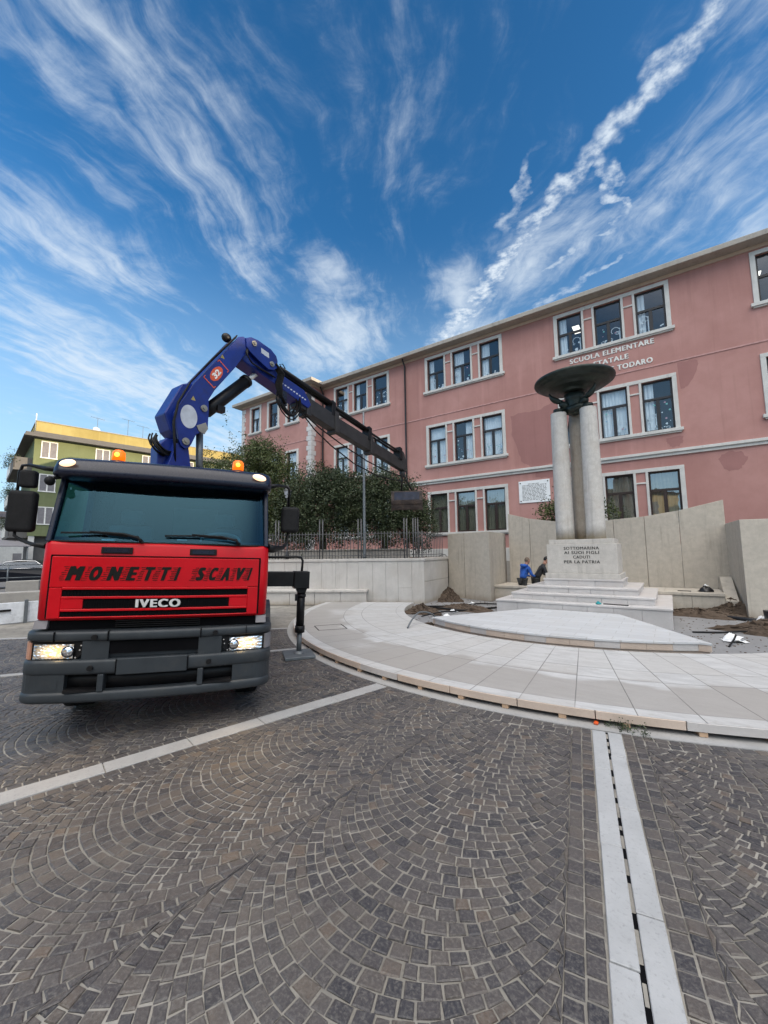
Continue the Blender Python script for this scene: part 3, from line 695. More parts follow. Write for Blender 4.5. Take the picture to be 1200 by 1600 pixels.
def window(x0, x1, r_, y, row, seed, brown=False):
    zb, zt, zf, ztr, zs = r_; rd = random.Random(seed); Y = y + .10
    m = MB(); w = .075
    m.box(x0, x0 + w, Y, Y + .07, zb, zt); m.box(x1 - w, x1, Y, Y + .07, zb, zt)
    m.box(x0 + w, x1 - w, Y, Y + .07, zt - w, zt); m.box(x0 + w, x1 - w, Y, Y + .07, zb, zb + w)
    m.box(x0 + w, x1 - w, Y - .01, Y + .065, ztr - .05, ztr + .06)
    xm = (x0 + x1) / 2; m.box(xm - .07, xm + .07, Y - .006, Y + .066, zb + w, ztr - .05)
    f = m.build('window', 'brown_window_frame' if row == 0 else 'dark_window_frame', school, bevel=0.006, seg=1)
    m = MB(); yg = Y + .035
    for a, b, c, d in ((x0 + w, xm - .07, zb + w, ztr - .05), (xm + .07, x1 - w, zb + w, ztr - .05), (x0 + w, x1 - w, ztr + .06, zt - w)):
        t = rd.uniform(-.006, .006); m.add([(a, yg - t, c), (b, yg + t, c), (b, yg + t, d), (a, yg - t, d)], [(0, 1, 2, 3)])
    m.build('pane', 'window_glass' if row else 'window_glass_low', f)
    # curtains inside
    m = MB(); yc = Y + .13; spans = []
    style = rd.random()
    if row == 0: spans = [(x0 + .05, x1 - .05, zb, zt)]
    elif row == 1:
        spans = [(x0 + .03, x1 - .03, zb, zt)] if style < .55 else ([(x0 + .03, x0 + rd.uniform(.4, .8), zb, zt)] if style < .8 else [(x1 - rd.uniform(.4, .8), x1 - .03, zb, zt)])
    elif style < .75:
        k = rd.uniform(.3, .62); spans = [(x0 + .03, x0 + .03 + k, zb, zt)] if style < .5 else [(x1 - .03 - k, x1 - .03, zb, zt)]
    for a, b, c, d in spans:
        n = max(6, int((b - a) / .022)); vs = []
        for i in range(n + 1):
            x = a + (b - a) * i / n; yy = yc + .03 * math.sin(i * 1.05 + rd.random()) + .012 * math.sin(i * .37)
            vs += [(x, yy, c), (x, yy * 1.0, d)]
        m.add(vs, [(2 * i, 2 * i + 2, 2 * i + 3, 2 * i + 1) for i in range(n)], smooth=True)
    if spans: m.build('curtain', 'curtain' if row else 'curtain_dim', f)
    # paper cut-outs stuck on the glass by the pupils
    if row and x1 < 9:
        m = MB(); yd = yg + .010; M4 = ['paper', 'paper_pink', 'paper_green', 'paper_blue']
        def disc(cx, cz, r, mi, n=9, sq=1.0):
            m.add([(cx + r * math.cos(6.283 * i / n) * (1 + .25 * (i % 2)), yd, cz + sq * r * math.sin(6.283 * i / n) * (1 + .25 * (i % 2))) for i in range(n)], [tuple(range(n))], mi)
        side = xm + .09 if rd.random() < .6 else x0 + .10; wd = (x1 - x0) / 2 - .2
        if rd.random() < .8:      # a paper lamp post with a ring of snow
            c = (side + wd * .5, zb + .62 + rd.uniform(-.05, .12)); R1 = wd * .42; pr = []
            for i in range(22):
                t = R(-40 + 260 * i / 21); pr.append((c[0] + R1 * math.cos(t), c[1] + R1 * math.sin(t)))
            for i in range(21):
                (ax, az), (bx, bz) = pr[i], pr[i + 1]; nx, nz = (ax - c[0]) * .16, (az - c[1]) * .16
                m.add([(ax, yd, az), (bx, yd, bz), (bx + nx, yd, bz + nz), (ax + nx, yd, az + nz)], [(0, 1, 2, 3)], 0)
            xp = side + wd * .92; m.add([(xp, yd, zb + .08), (xp + .045, yd, zb + .08), (xp + .045, yd, c[1] + .1), (xp, yd, c[1] + .1)], [(0, 1, 2, 3)], 0)
            for k in range(3): disc(c[0] + rd.uniform(-.14, .14), c[1] - R1 * rd.uniform(.6, 1.1), rd.uniform(.035, .06), 0)
        for k in range(rd.randint(5, 9)): disc(rd.uniform(x0 + .14, x1 - .14), zb + .10 + rd.random() ** 2 * .22, rd.uniform(.03, .07), 0, 7, rd.uniform(.6, 1.3))
        if row == 1 or rd.random() < .5:
            for k in range(rd.randint(10, 18) if row == 1 else 6):
                x = rd.uniform(x0 + .13, x1 - .13)
                if abs(x - xm) > .1: disc(x, rd.uniform(zb + .25, ztr - .15), rd.uniform(.018, .042), rd.choice((0, 0, 1, 2, 3)), 6)
        m.build('paper_pattern', M4, f)
sd_ = 0
for gx in GROUPS:
    for a, b in WIN:
        for row, r_ in enumerate(ROWS):
            sd_ += 1; window(gx + a, gx + b, r_, FY, row, sd_)
for a, b in WWIN:
    for row, r_ in enumerate(ROWS): sd_ += 1; window(a, b, r_, WY, row, sd_)
# ceiling lamps seen through some windows
for x, z in ((-10.35, 12.98), (-8.75, 8.75), (3.75, 13.05), (-3.2, 13.1)):
    m = MB(); m.box(x - .16, x + .16, FY + 1.0, FY + 1.8, z + .28, z + .32); m.build('ceiling_lamp', 'interior_lamp', school)
# repaired plaster
def patch(pts, k):
    rd = random.Random(k); m = MB(); n = len(pts); out = []
    for i in range(n):
        a, b = pts[i], pts[(i + 1) % n]
        for j in range(4):
            t = j / 4; out.append((a[0] + (b[0] - a[0]) * t + rd.uniform(-.035, .035), a[1] + (b[1] - a[1]) * t + rd.uniform(-.035, .035)))
    m.add([(x, FY - .004, z) for x, z in out], [tuple(range(len(out)))]); m.build('plaster_repair', 'pink_patch', school)
patch([(-6.42, 8.98), (-5.9, 9.1), (-5.1, 9.0), (-4.3, 9.3), (-4.1, 9.9), (-3.4, 9.2), (-4.0, 6.3), (-5.0, 6.12), (-5.5, 6.14), (-5.97, 6.5), (-6.2, 7.3), (-6.42, 8.0)], 1)
patch([(1.85, 5.43), (1.98, 5.64), (2.3, 5.76), (2.6, 5.68), (2.78, 5.42), (2.62, 5.12), (2.45, 4.95), (2.15, 4.93), (2.0, 5.12)], 2)
patch([(0.83, 9.86), (1.45, 9.86), (1.52, 9.6), (1.35, 9.15), (1.1, 8.72), (0.83, 8.7)], 3)
patch([(0.2, 6.65), (0.80, 6.65), (0.78, 6.4), (0.62, 6.24), (0.34, 6.22), (0.24, 6.4)], 4)
patch([(-5.3, 5.83), (-4.0, 5.83), (-4.0, 5.55), (-4.7, 5.5), (-5.3, 5.56)], 5)
# painted name of the school
m = MB()
for s, xa, xb, z, h in (('SCUOLA ELEMENTARE', -3.40, 0.07, 11.00, .24), ('STATALE', -2.38, -0.93, 10.585, .24), ('SALVATORE TODARO', -3.32, -0.03, 10.145, .245)):
    put_text(m, s, lambda x, y, d, xa=xa, z=z: (xa + x, FY - .004 - d * 2, z + y), w=xb - xa, h=h, bold=.06, space=1.15, shift=True)
m.build('lettering', 'white_paint', school)
# marble tablet with an inscription too small to read
m = MB(); m.box(-6.17, -4.64, FY - .04, FY - .005, 4.30, 5.43); pq = m.build('wall_tablet', 'paper', school, bevel=.008)
m = MB(); rd = random.Random(5)
for k in range(13):
    z = 5.26 - k * .068; x = -6.0 + (0 if k else .3)
    while x < -4.85 - (0 if k else .3):
        l = rd.uniform(.05, .2); m.box(x, min(x + l, -4.8), FY - .044, FY - .041, z - .011, z + .011); x += l + .035
m.build('inscription', 'engraved', pq)
m = MB()
for x in (-6.08, -4.73):
    for z in (4.40, 5.33): m.tube([(x, FY - .04, z), (x, FY - .06, z)], .03, 10)
m.build('tablet_stud', 'black_paint', pq)

# ------------------------------------------------------------------ platform
def arc_pts(r, a0, a1, n): return [pol(r, a0 + (a1 - a0) * i / n) for i in range(n + 1)]
plat = thing('marble_platform', 'curved pale marble platform around the monument, its edge raised on small wooden blocks', 'platform', (*PC, 0))
def plat_angle(r): return R(-78.6 + (-72.6 + 78.6) * (r - 5.25) / 3.0)       # the left end follows the retaining wall
m = MB(); NT_, NR = 150, 6; vs = []; fs = []; RI, RO, ZT = 5.2, 8.25, 0.148
for k in range(NR + 1):
    r = RI + (RO - RI) * k / NR; a0, a1 = plat_angle(r), R(62)
    for i in range(NT_ + 1): vs.append((*pol(r, a0 + (a1 - a0) * i / NT_), ZT))
for k in range(NR):
    for i in range(NT_):
        a = k * (NT_ + 1) + i; fs.append((a, a + NT_ + 1, a + NT_ + 2, a + 1))
m.add(vs, fs); m.build('paving_top', 'platform_marble', plat)
# edge stones, each a little different
m = MB(); th = plat_angle(RO)
while th < R(60):
    t1 = th + .84 / RO * random.uniform(.95, 1.05); n = 5
    top = [pol(RO + .012, th + .0006 + (t1 - th - .0012) * i / n) for i in range(n + 1)]; ins = [pol(RO - .10, th + (t1 - th) * i / n) for i in range(n + 1)]
    m.prism(top + ins[::-1], lambda x, y: (x, y, .058), lambda x, y: (x, y, ZT - .002), mi=0 if random.random() < .8 else 1); th = t1
m.build('edge_stones', ['pink_marble', 'marble_step'], plat, bevel=.004, seg=1)
m = MB()
inn = arc_pts(RI, plat_angle(RI), R(62), 90); inn2 = arc_pts(RI + .05, plat_angle(RI), R(62), 90)
m.add([(*p, 0) for p in inn] + [(*p, ZT - .001) for p in inn], [(i, i + 1, 92 + i, 91 + i) for i in range(90)])
m.build('inner_face', 'clad_marble', plat)
A_, B_ = pol(RI, plat_angle(RI)), pol(RO, plat_angle(RO))
m = MB(); m.add([(*A_, 0), (*B_, 0), (*B_, ZT - .001), (*A_, ZT - .001)], [(0, 1, 2, 3)]); m.build('end_face', 'clad_marble', plat)
c4 = [(-7.11, 7.14), (-6.62, 6.79), (-6.22, 7.30), (-6.73, 7.67)]
m = MB()
for i in range(4):
    a, b = Vector(c4[i]), Vector(c4[(i + 1) % 4]); d = (b - a).normalized(); n = Vector((-d.y, d.x)) * .012
    m.prism([tuple(a - n), tuple(b - n), tuple(b + n), tuple(a + n)], lambda x, y: (x, y, ZT), lambda x, y: (x, y, ZT + .002))
m.build('access_cover', 'dark_recess', plat)
k = 0
for a in np.arange(-66, 34, 4.35):
    th = R(float(a) + random.uniform(-.3, .3)); p = pol(8.16, th); t = (math.cos(th), math.sin(th)); n = (math.sin(th), -math.cos(th))
    m = MB(); m.obox(p, t, n, .036 + random.uniform(-.006, .008), .09, .0085, .057)
    o = m.build('wooden_block', 'wood_block', bevel=.003, seg=1); tag(o, 'small square wooden block wedged under the raised edge of the marble platform', 'block', 'wooden blocks under the platform edge')
# pointed step in front of the monument
m = MB()
front = [(-4.86, 8.88)] + [tuple(Vector(p)) for p in [(PC[0] + 4.93 * math.sin(t), 13.07 - 4.93 * math.cos(t)) for t in np.linspace(R(-31), R(31), 14)]] + [(0.48, 8.82)]
poly = front + [(-1.11, 11.60), (-3.17, 11.60)]
tri = thing('triangular_step', 'low wide pointed marble step with a pinkish front edge before the pedestal steps', 'step', (-2.2, 10, .148))
m.prism(poly, lambda x, y: (x, y, .262), lambda x, y: (x, y, .302)); m.build('step_top', 'course_marble', tri, bevel=.004, seg=1)
m = MB(); ins = [(x * .994 - .012, y + .02) for x, y in front]
for i in range(len(ins) - 1):
    a, b = Vector(ins[i]), Vector(ins[i + 1]); n = Vector((-(b - a).y, (b - a).x)).normalized() * .1; g_ = (b - a) * .006
    m.prism([tuple(a + g_), tuple(b - g_), tuple(b - g_ + n), tuple(a + g_ + n)], lambda x, y: (x, y, .149), lambda x, y: (x, y, .2615), mi=i % 3 % 2)
back = poly[len(front):]
core = ins + [(-1.15, 11.59), (-3.13, 11.59)]
m.prism([(x + (0.02 if x < -2 else -.02), y + .03) for x, y in core], lambda x, y: (x, y, .02), lambda x, y: (x, y, .2605))
m.build('step_face', ['pink_marble', 'marble_step'], tri)

# ------------------------------------------------------------------ the memorial
mon = thing('war_memorial', 'stone war memorial with three columns carrying a dark bronze bowl on a stepped base', 'monument', (-2.15, 13.6, 0))
CX, CY = -2.135, 13.65
def step(hx, y0, y1, z0, z1, nose=.05):
    m = MB(); x0, x1 = CX - hx, CX + hx
    nb = max(2, round(2 * hx / .62)); e = .022
    for i in range(nb):                                   # facing slabs of the riser
        a, b = x0 + e + (x1 - x0 - 2 * e) * i / nb, x0 + e + (x1 - x0 - 2 * e) * (i + 1) / nb
        m.box(a + .002, b - .002, y0 + e, y0 + .12, z0, z1 - nose)
    ny = max(2, round((y1 - y0) / .62))
    for s in (0, 1):
        for i in range(ny):
            a, b = y0 + .122 + (y1 - y0 - .122 - e) * i / ny, y0 + .122 + (y1 - y0 - .122 - e) * (i + 1) / ny
            xx = (x0 + e, x0 + .12) if s == 0 else (x1 - .12, x1 - e); m.box(xx[0], xx[1], a + .002, b - .002, z0, z1 - nose)
    m.box(x0 + .13, x1 - .13, y0 + .13, y1 - .13, z0, z1 - nose - .004); m.box(x0 + .1, x1 - .1, y1 - .12, y1 - e, z0, z1 - nose - .006)
    n2 = max(2, round(2 * hx / .9))
    for i in range(n2): m.box(x0 + 2 * hx * i / n2 + .0015, x0 + 2 * hx * (i + 1) / n2 - .0015, y0, y1, z1 - nose, z1)
    m.build('step', 'marble_step', mon, bevel=.005, seg=1)
step(2.115, 11.65, 15.62, 0.0, .485); step(1.78, 12.05, 15.30, .485, .675); step(1.43, 12.45, 14.95, .675, .85); step(1.06, 12.90, 14.40, .85, 1.05)
m = MB(); m.box(CX - 1.0, CX + 1.0, 12.96, 14.34, 1.05, 1.20); m.build('pedestal_foot', 'travertine', mon, bevel=.008)
m = MB(); m.box(CX - .94, CX + .94, 13.02, 14.28, 1.20, 2.06); m.box(CX - .88, CX + .88, 13.08, 14.22, 2.06, 2.20)
ped = m.build('pedestal', 'travertine', mon, bevel=.010)
m = MB()
for s, w, z, h in (('SOTTOMARINA', .94, 1.895, .085), ('AI SUOI FIGLI', .93, 1.765, .085), ('CADUTI', .45, 1.635, .085), ('PER LA PATRIA', .96, 1.495, .085)):
    xc = CX + .02; put_text(m, s, lambda x, y, d, w=w, z=z: (xc - w / 2 + x, 13.016 - d, z + y), w=w, h=h, bold=.03, depth=.003, space=1.15, shift=True)
m.build('lettering', 'engraved', ped)
for x, y in ((CX - .46, 13.42), (CX + .39, 13.40), (CX - .03, 13.98)):
    m = MB(); m.lathe([(.262, 2.20), (.262, 2.6), (.258, 4.0), (.245, 5.4), (.235, 6.18), (.225, 6.20)], Matrix.Translation((x, y, 0)), 40); m.build('column', 'column_stained' if y > 13.7 else 'column_granite', mon)
    m = MB(); m.lathe([(.12, 6.20), (.15, 6.205), (.15, 6.33), (.13, 6.34)], Matrix.Translation((x, y, 0)), 24); m.build('column_cap', 'bronze', mon)
bc = Vector((CX, 13.62, 0))
prof = [(.02, 6.765), (.30, 6.775), (.36, 6.785), (.385, 6.80), (.39, 6.822), (.55, 6.85), (.70, 6.885), (.735, 6.895), (.745, 6.918), (.90, 6.955), (1.0, 6.985), (1.015, 6.995), (1.02, 7.018), (1.10, 7.055), (1.155, 7.09), (1.174, 7.125), (1.174, 7.165), (1.162, 7.19), (1.14, 7.20), (1.11, 7.195), (.9, 7.12), (.4, 7.0), (.02, 6.95)]
m = MB(); m.lathe(prof, Matrix.Translation(bc + Vector((0, 0, .07))), 72); m.build('bowl', 'bronze', mon)
for x, y in ((CX - .46, 13.42), (CX + .39, 13.40), (CX - .03, 13.98)):     # curved brackets from column to bowl
    d = (Vector((x, y, 0)) - bc).normalized(); m = MB(); pts = []; t_ = d.cross(Vector((0, 0, 1)))
    for q in np.linspace(0, 1, 14):
        rr = .22 + .50 * q + .05 * math.sin(q * 9); z = 6.38 + .46 * q ** 1.1 + .05 * math.sin(q * 7); pts.append(bc + d * rr + Vector((0, 0, z)))
    m.tube(pts, [.115 - .065 * q + .025 * math.sin(q * 11) for q in np.linspace(0, 1, 14)], 10)
    m.tube([bc + d * .36 + Vector((0, 0, 6.26)), bc + d * .25 + t_ * .12 + Vector((0, 0, 6.32)), bc + d * .05 + t_ * .22 + Vector((0, 0, 6.28)), bc - d * .12 + t_ * .20 + Vector((0, 0, 6.34))], [.12, .12, .11, .10], 10)
    m.build('bracket', 'bronze', mon)
m = MB(); m.lathe([(.05, 6.12), (.20, 6.18), (.26, 6.32), (.24, 6.46), (.28, 6.62), (.31, 6.775)], Matrix.Translation(bc), 24); m.build('bowl_stem', 'bronze', mon)

# ------------------------------------------------------------------ walls behind the memorial
def panel_wall(name, label, xs, tops, y0, y1, base, ybow=0.0):
    w = thing(name, label, 'wall', ((xs[0] + xs[-1]) / 2, (y0 + y1) / 2, 0))
    for i in range(len(xs) - 1):
        a, b = xs[i] + .006, xs[i + 1] - .006; m = MB()
        m.prism([(a, base), (b, base), (b, tops[i + 1]), (a, tops[i])], lambda x, z: (x, y0, z), lambda x, z: (x, y1, z)); m.build('panel', 'wall_stone', w, bevel=.008)
    return w
TX = [-5.49, -4.62, -3.4, -2.1, -1.62, -.66, .33, 1.53]; TZ = [3.43, 3.18, 2.98, 2.92, 2.97, 3.03, 3.17, 3.44]
tw = panel_wall('memorial_wall', 'tall rough stone wall behind the columns with a top edge dipping to the middle', TX, TZ, 16.9, 17.25, .58)
m = MB()
for a, b in ((-5.6, -4.3), (-4.3, -3.0), (-3.0, -1.7), (-1.7, -.4), (-.4, .45), (.45, 1.22)): m.box(a + .003, b - .003, 15.2, 16.86, .02, .50)
for a, b in ((-5.6, -3.8), (-3.8, -2.0), (-2.0, -.2), (-.2, 1.22)): m.box(a + .002, b - .002, 15.16, 16.89, .50, .58)
m.build('ledge', 'wall_stone', tw, bevel=.006)
m = MB(); m.prism([(15.2, .02), (16.9, .02), (16.9, .98), (16.5, .98), (15.2, .38)], lambda y, z: (1.225, y, z), lambda y, z: (1.52, y, z)); m.build('ledge_end', 'wall_stone', tw, bevel=.01)
def quad_block(name, label, corners, ztop, joints):
    """stone block of panels with corners listed front-left, front-right, back-right, back-left"""
    fl, fr, br, bl = [Vector(c) for c in corners]; w = thing(name, label, 'wall', (*((fl + fr + br + bl) / 4), 0))
    ts = [0] + joints + [1]
    for i in range(len(ts) - 1):
        a, b, c, d = fl.lerp(fr, ts[i]), fl.lerp(fr, ts[i + 1]), bl.lerp(br, ts[i + 1]), bl.lerp(br, ts[i]); g_ = (b - a).normalized() * .006
        m = MB(); m.prism([tuple(a + g_), tuple(b - g_), tuple(c - g_), tuple(d + g_)], lambda x, y: (x, y, 0.01), lambda x, y: (x, y, ztop)); m.build('panel', 'wall_stone', w, bevel=.01)
    return w
quad_block('stone_block', 'square rough stone block with a vertical joint beside the retaining wall', ((-7.66, 15.56), (-5.52, 14.68), (-5.72, 17.2), (-7.9, 17.9)), 2.62, [.42])
quad_block('stone_block', 'rough stone block cut by the right edge of the view, its side face in shade', ((1.62, 14.70), (5.2, 15.5), (5.0, 18.0), (1.50, 17.1)), 2.66, [.5])

# retaining wall of the garden, bench and coping
W0 = Vector((-7.39, 13.02)); WD = Vector((.874, .487)).normalized(); WN = Vector((WD.y, -WD.x))     # WN points at the square
def along(s, n=0.0): return W0 + WD * s + WN * n
rw = thing('retaining_wall', 'low white marble-clad retaining wall carrying the garden fence', 'wall', (*along(-4), 0))
def seg_box(m, s0, s1, n0, n1, z0, z1, mi=None):
    q = [along(s0, n1), along(s1, n1), along(s1, n0), along(s0, n0)]
    m.prism([tuple(v) for v in q], lambda x, y: (x, y, z0), lambda x, y: (x, y, z1), mi)
m = MB(); s = 0.0; rd = random.Random(3)
while s > -7.2:
    w = rd.uniform(.42, .56); c = rd.random(); zj = .62 + rd.uniform(-.04, .04); j = rd.uniform(-.002, .002)
    if c < .45: seg_box(m, s - w + .003, s - .003, -.06, j, .012, zj - .003); seg_box(m, s - w + .003, s - .003, -.06, rd.uniform(-.002, .002), zj + .003, 1.56)
    else: seg_box(m, s - w + .003, s - .003, -.06, j, .012, 1.56)
    s -= w
RB = Vector((-7.67, 15.54)); sdv = (RB - W0); sl = sdv.length; sdv = sdv.normalized(); sn = Vector((sdv.y, -sdv.x)); k = 0.0
while k < sl - .05:
    w = min(sl - k, rd.uniform(.55, .65)); j = rd.uniform(-.002, .002)
    for z0, z1 in ((.012, .795), (.805, 1.56)):
        a, b = W0 + sdv * (k + .003), W0 + sdv * (k + w - .003)
        m.prism([tuple(a + sn * j), tuple(b + sn * j), tuple(b - sn * .05), tuple(a - sn * .05)], lambda x, y: (x, y, z0), lambda x, y: (x, y, z1))
    k += w
m.build('cladding', 'clad_marble', rw, bevel=.003, seg=1)
m = MB(); q = [along(-7.6, -.06), along(0, -.06) + Vector((-.05, .03)), RB + Vector((-.06, 0)), RB + Vector((-.35, 0)), along(-.35, -.40), along(-7.6, -.40)]
m.prism([tuple(v) for v in q], lambda x, y: (x, y, 0), lambda x, y: (x, y, 1.555)); m.build('core', 'concrete', rw)
m = MB()
q = [along(-7.7, .03), along(.03, .03), RB + Vector((.03, 0)), RB + Vector((-.33, 0)), along(-.33, -.36), along(-7.7, -.36)]
m.prism([tuple(v) for v in q], lambda x, y: (x, y, 1.562), lambda x, y: (x, y, 1.66)); m.build('coping', 'clad_marble', rw, bevel=.008)
bn = thing('stone_bench', 'low white marble bench along the foot of the retaining wall', 'bench', (*along(-4), 0))
m = MB(); s = -2.10
while s > -6.5: seg_box(m, s - .94, s - .004, .01, .37, .012, .46); s -= .95
m.build('bench_base', 'clad_marble', bn, bevel=.004, seg=1)
m = MB(); seg_box(m, -7.0, -2.06, .004, .42, .463, .545); m.build('seat', 'clad_marble', bn, bevel=.008)
# raised garden soil behind
m = MB(); q = [along(-7.6, -.38), along(-.4, -.42), RB + Vector((-.36, 0)), Vector((-7.9, 20.6)), Vector((-30, 20.6))]
m.prism([tuple(v) for v in q], lambda x, y: (x, y, 0), lambda x, y: (x, y, 1.60)); tag(m.build('garden_ground', 'soil'), kind='structure')
m = MB(); seg_box(m, -7.4, -.6, -1.6, -1.45, 1.60, 1.98); seg_box(m, -7.4, -.6, -1.65, -1.40, 1.98, 2.03)
tag(m.build('garden_kerb', 'concrete', bevel=.01), 'low grey concrete kerb in the garden behind the fence', 'kerb')
# iron fence
fe = thing('iron_fence', 'grey iron bar fence with paired taller posts standing on the retaining wall', 'fence', (*along(-4, -.2), 1.66))
def fbar(m, s, n, z0, z1, r): p = along(s, n); m.tube([(p.x, p.y, z0), (p.x, p.y, z1)], r, 6)
POSTS = [-.20, -.29, -.38, -.62, -.72, -2.35, -2.47, -3.85, -3.97, -5.6, -5.72, -7.3, -7.42]
m = MB(); s = -.05
while s > -7.4:
    if min(abs(s - p) for p in POSTS) > .06: fbar(m, s, -.2, 1.665, 2.68, .011)
    s -= .118
for z in (1.78, 2.60): a, b = along(-.1, -.2), along(-7.5, -.2); m.tube([(a.x, a.y, z), (b.x, b.y, z)], .014, 6)
m.build('bar_lattice', 'iron_fence', fe)
for s in POSTS:
    m = MB(); fbar(m, s, -.2, 1.662, 3.13, .026); p = along(s, -.2); m.sphere((p.x, p.y, 3.14), .03, 6); m.build('post', 'iron_fence', fe)
m = MB(); c = along(-4.95, -.17)
dm = [(c.x + WD.x * x, c.y + WD.y * x, 2.20 + z) for x, z in ((0, .15), (.08, 0), (0, -.15), (-.08, 0), (0, .15))]; m.tube(dm, .012, 6); m.build('diamond_ornament', 'grey_metal', fe)
m = MB(); s = 0.2; a, b = RB + Vector((-.18, -2.3)), RB + Vector((-.18, -.1)); nb = 16
for i in range(nb + 1): p = a.lerp(b, i / nb); m.tube([(p.x, p.y, 1.665), (p.x, p.y, 2.68)], .011, 6)
for z in (1.78, 2.60): m.tube([(a.x, a.y, z), (b.x, b.y, z)], .014, 6)
m.build('bar_lattice', 'iron_fence', fe)
# lamp pole
m = MB(); m.lathe([(.075, 1.66), (.075, 1.75), (.06, 1.8), (.052, 4.5), (.036, 7.45), (.01, 7.48)], Matrix.Translation((-9.62, 12.35, 0)), 14)
tag(m.build('metal_pole', 'grey_metal'), 'slender grey metal pole rising in front of the dark shrubs', 'pole')
ln = thing('street_lantern', 'old-style lantern on a post partly hidden behind the right cab mirror', 'lamp', (-13.05, 11.5, 1.6))
T = Matrix.Translation((-13.05, 11.5, 0))
m = MB(); m.lathe([(.08, 1.6), (.08, 1.9), (.04, 2.0), (.035, 4.1), (.06, 4.15), (.03, 4.2)], T, 10); m.build('post', 'iron_fence', ln)
m = MB(); m.lathe([(.09, 4.22), (.16, 4.5), (.16, 4.52)], T, 6, smooth=False); m.build('lamp_glass', 'sticker_grey', ln)
m = MB(); m.lathe([(.20, 4.52), (.06, 4.68), (.02, 4.78)], T, 6, smooth=False); m.build('lamp_cap', 'iron_fence', ln)

# ------------------------------------------------------------------ trees
def leaves(name, mat, parent, blobs, n, size, droop=0.3, seed=1, inner=0.35):
    """blobs: ellipsoids (cx, cy, cz, rx, ry, rz, weight); leaves hang in small sprays scattered through them"""
    g_ = np.random.default_rng(seed); V = []; F = []; T = []
    wts = np.array([b[6] for b in blobs], float); wts /= wts.sum(); spray = 26
    for s in range(n // spray):
        b = blobs[g_.choice(len(blobs), p=wts)]
        d = g_.normal(size=3); d /= np.linalg.norm(d); rr = (inner + (1 - inner) * g_.random() ** 0.6) * (1 + .20 * g_.normal() * (g_.random() < .4) + (.22 if g_.random() < .05 else 0))
        c = np.array(b[:3]) + d * rr * np.array(b[3:6]); ax = d * np.array((1, 1, .6)) + np.array((0, 0, -droop)) + g_.normal(size=3) * .35; ax /= np.linalg.norm(ax)
        L = size * g_.uniform(3.5, 7.5); tn = np.clip(g_.normal(.42, .2), 0, 1)
        for k in range(spray):
            p = c + ax * L * g_.uniform(-.5, .6) + g_.normal(size=3) * size * 1.05
            u = ax * .7 + g_.normal(size=3) * .75; u /= np.linalg.norm(u); w = np.cross(u, g_.normal(size=3)); w /= np.linalg.norm(w)
            l, h = size * g_.uniform(.7, 1.3), size * g_.uniform(.22, .36); o = len(V)
            V += [p - u * l * .5, p + w * h, p + u * l * .5, p - w * h]; F.append((o, o + 1, o + 2, o + 3)); t = min(1, max(0, tn + g_.normal() * .14)); T += [t] * 4
    m = MB(); m.v = [tuple(v) for v in V]; m.f = [list(f) for f in F]; m.mi = [0] * len(F); m.sm = [False] * len(F)
    if parent is None: return m, T
    return m.build(name, mat, parent, tint=T)
def trunk(parent, base, top, r, limbs, seed):
    rd = random.Random(seed); m = MB(); b, t = Vector(base), Vector(top)
    pts = [b.lerp(t, q) + Vector((rd.uniform(-.08, .08), rd.uniform(-.08, .08), 0)) * (q > 0) for q in (0, .3, .6, 1)]
    m.tube(pts, [r, r * .8, r * .6, r * .3], 10)
    for e in limbs:
        q = rd.uniform(.25, .6); s = b.lerp(t, q); e = Vector(e); m.tube([s, s.lerp(e, .5) + Vector((0, 0, .2)), e], [r * .45, r * .3, r * .1], 8)
    m.build('trunk', 'bark', parent)
def tree(name, label, base, blobs, n, size, mat, seed, cat='tree', droop=.3, top=None, group=None):
    t = thing(name, label, cat, base, group)
    trunk(t, base, top or (base[0], base[1], max(b[2] for b in blobs)), .16, [(b[0], b[1], b[2]) for b in blobs[1:]], seed)
    leaves('crown', mat, t, blobs, n, size, droop, seed); return t
x, y = -15.57, 11.79
tree('evergreen_tree', 'large olive-green evergreen tree with a rounded crown behind the cab', (x, y, 1.6),
     [(x, y, 4.9, 2.0, 1.8, 2.25, 4), (x - 1.35, y - 1.0, 4.6, 1.6, 1.5, 1.8, 2.6), (x + 1.2, y + .9, 4.3, 1.5, 1.4, 1.9, 2), (x + .2, y + .1, 6.3, 1.0, 1.0, .95, 1.2), (x - .4, y - .3, 3.0, 2.2, 1.9, 1.2, 2)], 70000, .085, 'leaf_olive', 11)
x, y = -12.29, 12.87
tree('leafy_shrub', 'big dark green shrub with drooping sprays in the middle of the garden', (x, y, 1.6),
     [(x, y, 3.9, 1.7, 1.5, 1.75, 4), (x - 1.0, y - .7, 3.5, 1.2, 1.1, 1.5, 2), (x + .8, y + .6, 4.1, 1.2, 1.1, 1.5, 2), (x + .3, y + .2, 5.0, .9, .9, .65, 1)], 46000, .085, 'leaf_dark', 12, 'shrub', .55)
x, y = -9.78, 13.91
tree('leafy_shrub', 'dark green shrub beside the hanging bucket, right-hand one of the garden shrubs', (x, y, 1.6),
     [(x, y, 3.7, 1.25, 1.2, 1.6, 4), (x - .8, y - .5, 3.9, 1.1, 1.0, 1.35, 2), (x + .85, y + .55, 3.7, .95, .9, 1.3, 2), (x + 1.2, y + .8, 3.0, .7, .7, 1.1, 1), (x, y, 4.8, .9, .8, .5, .8)], 46000, .08, 'leaf_dark', 13, 'shrub', .55)
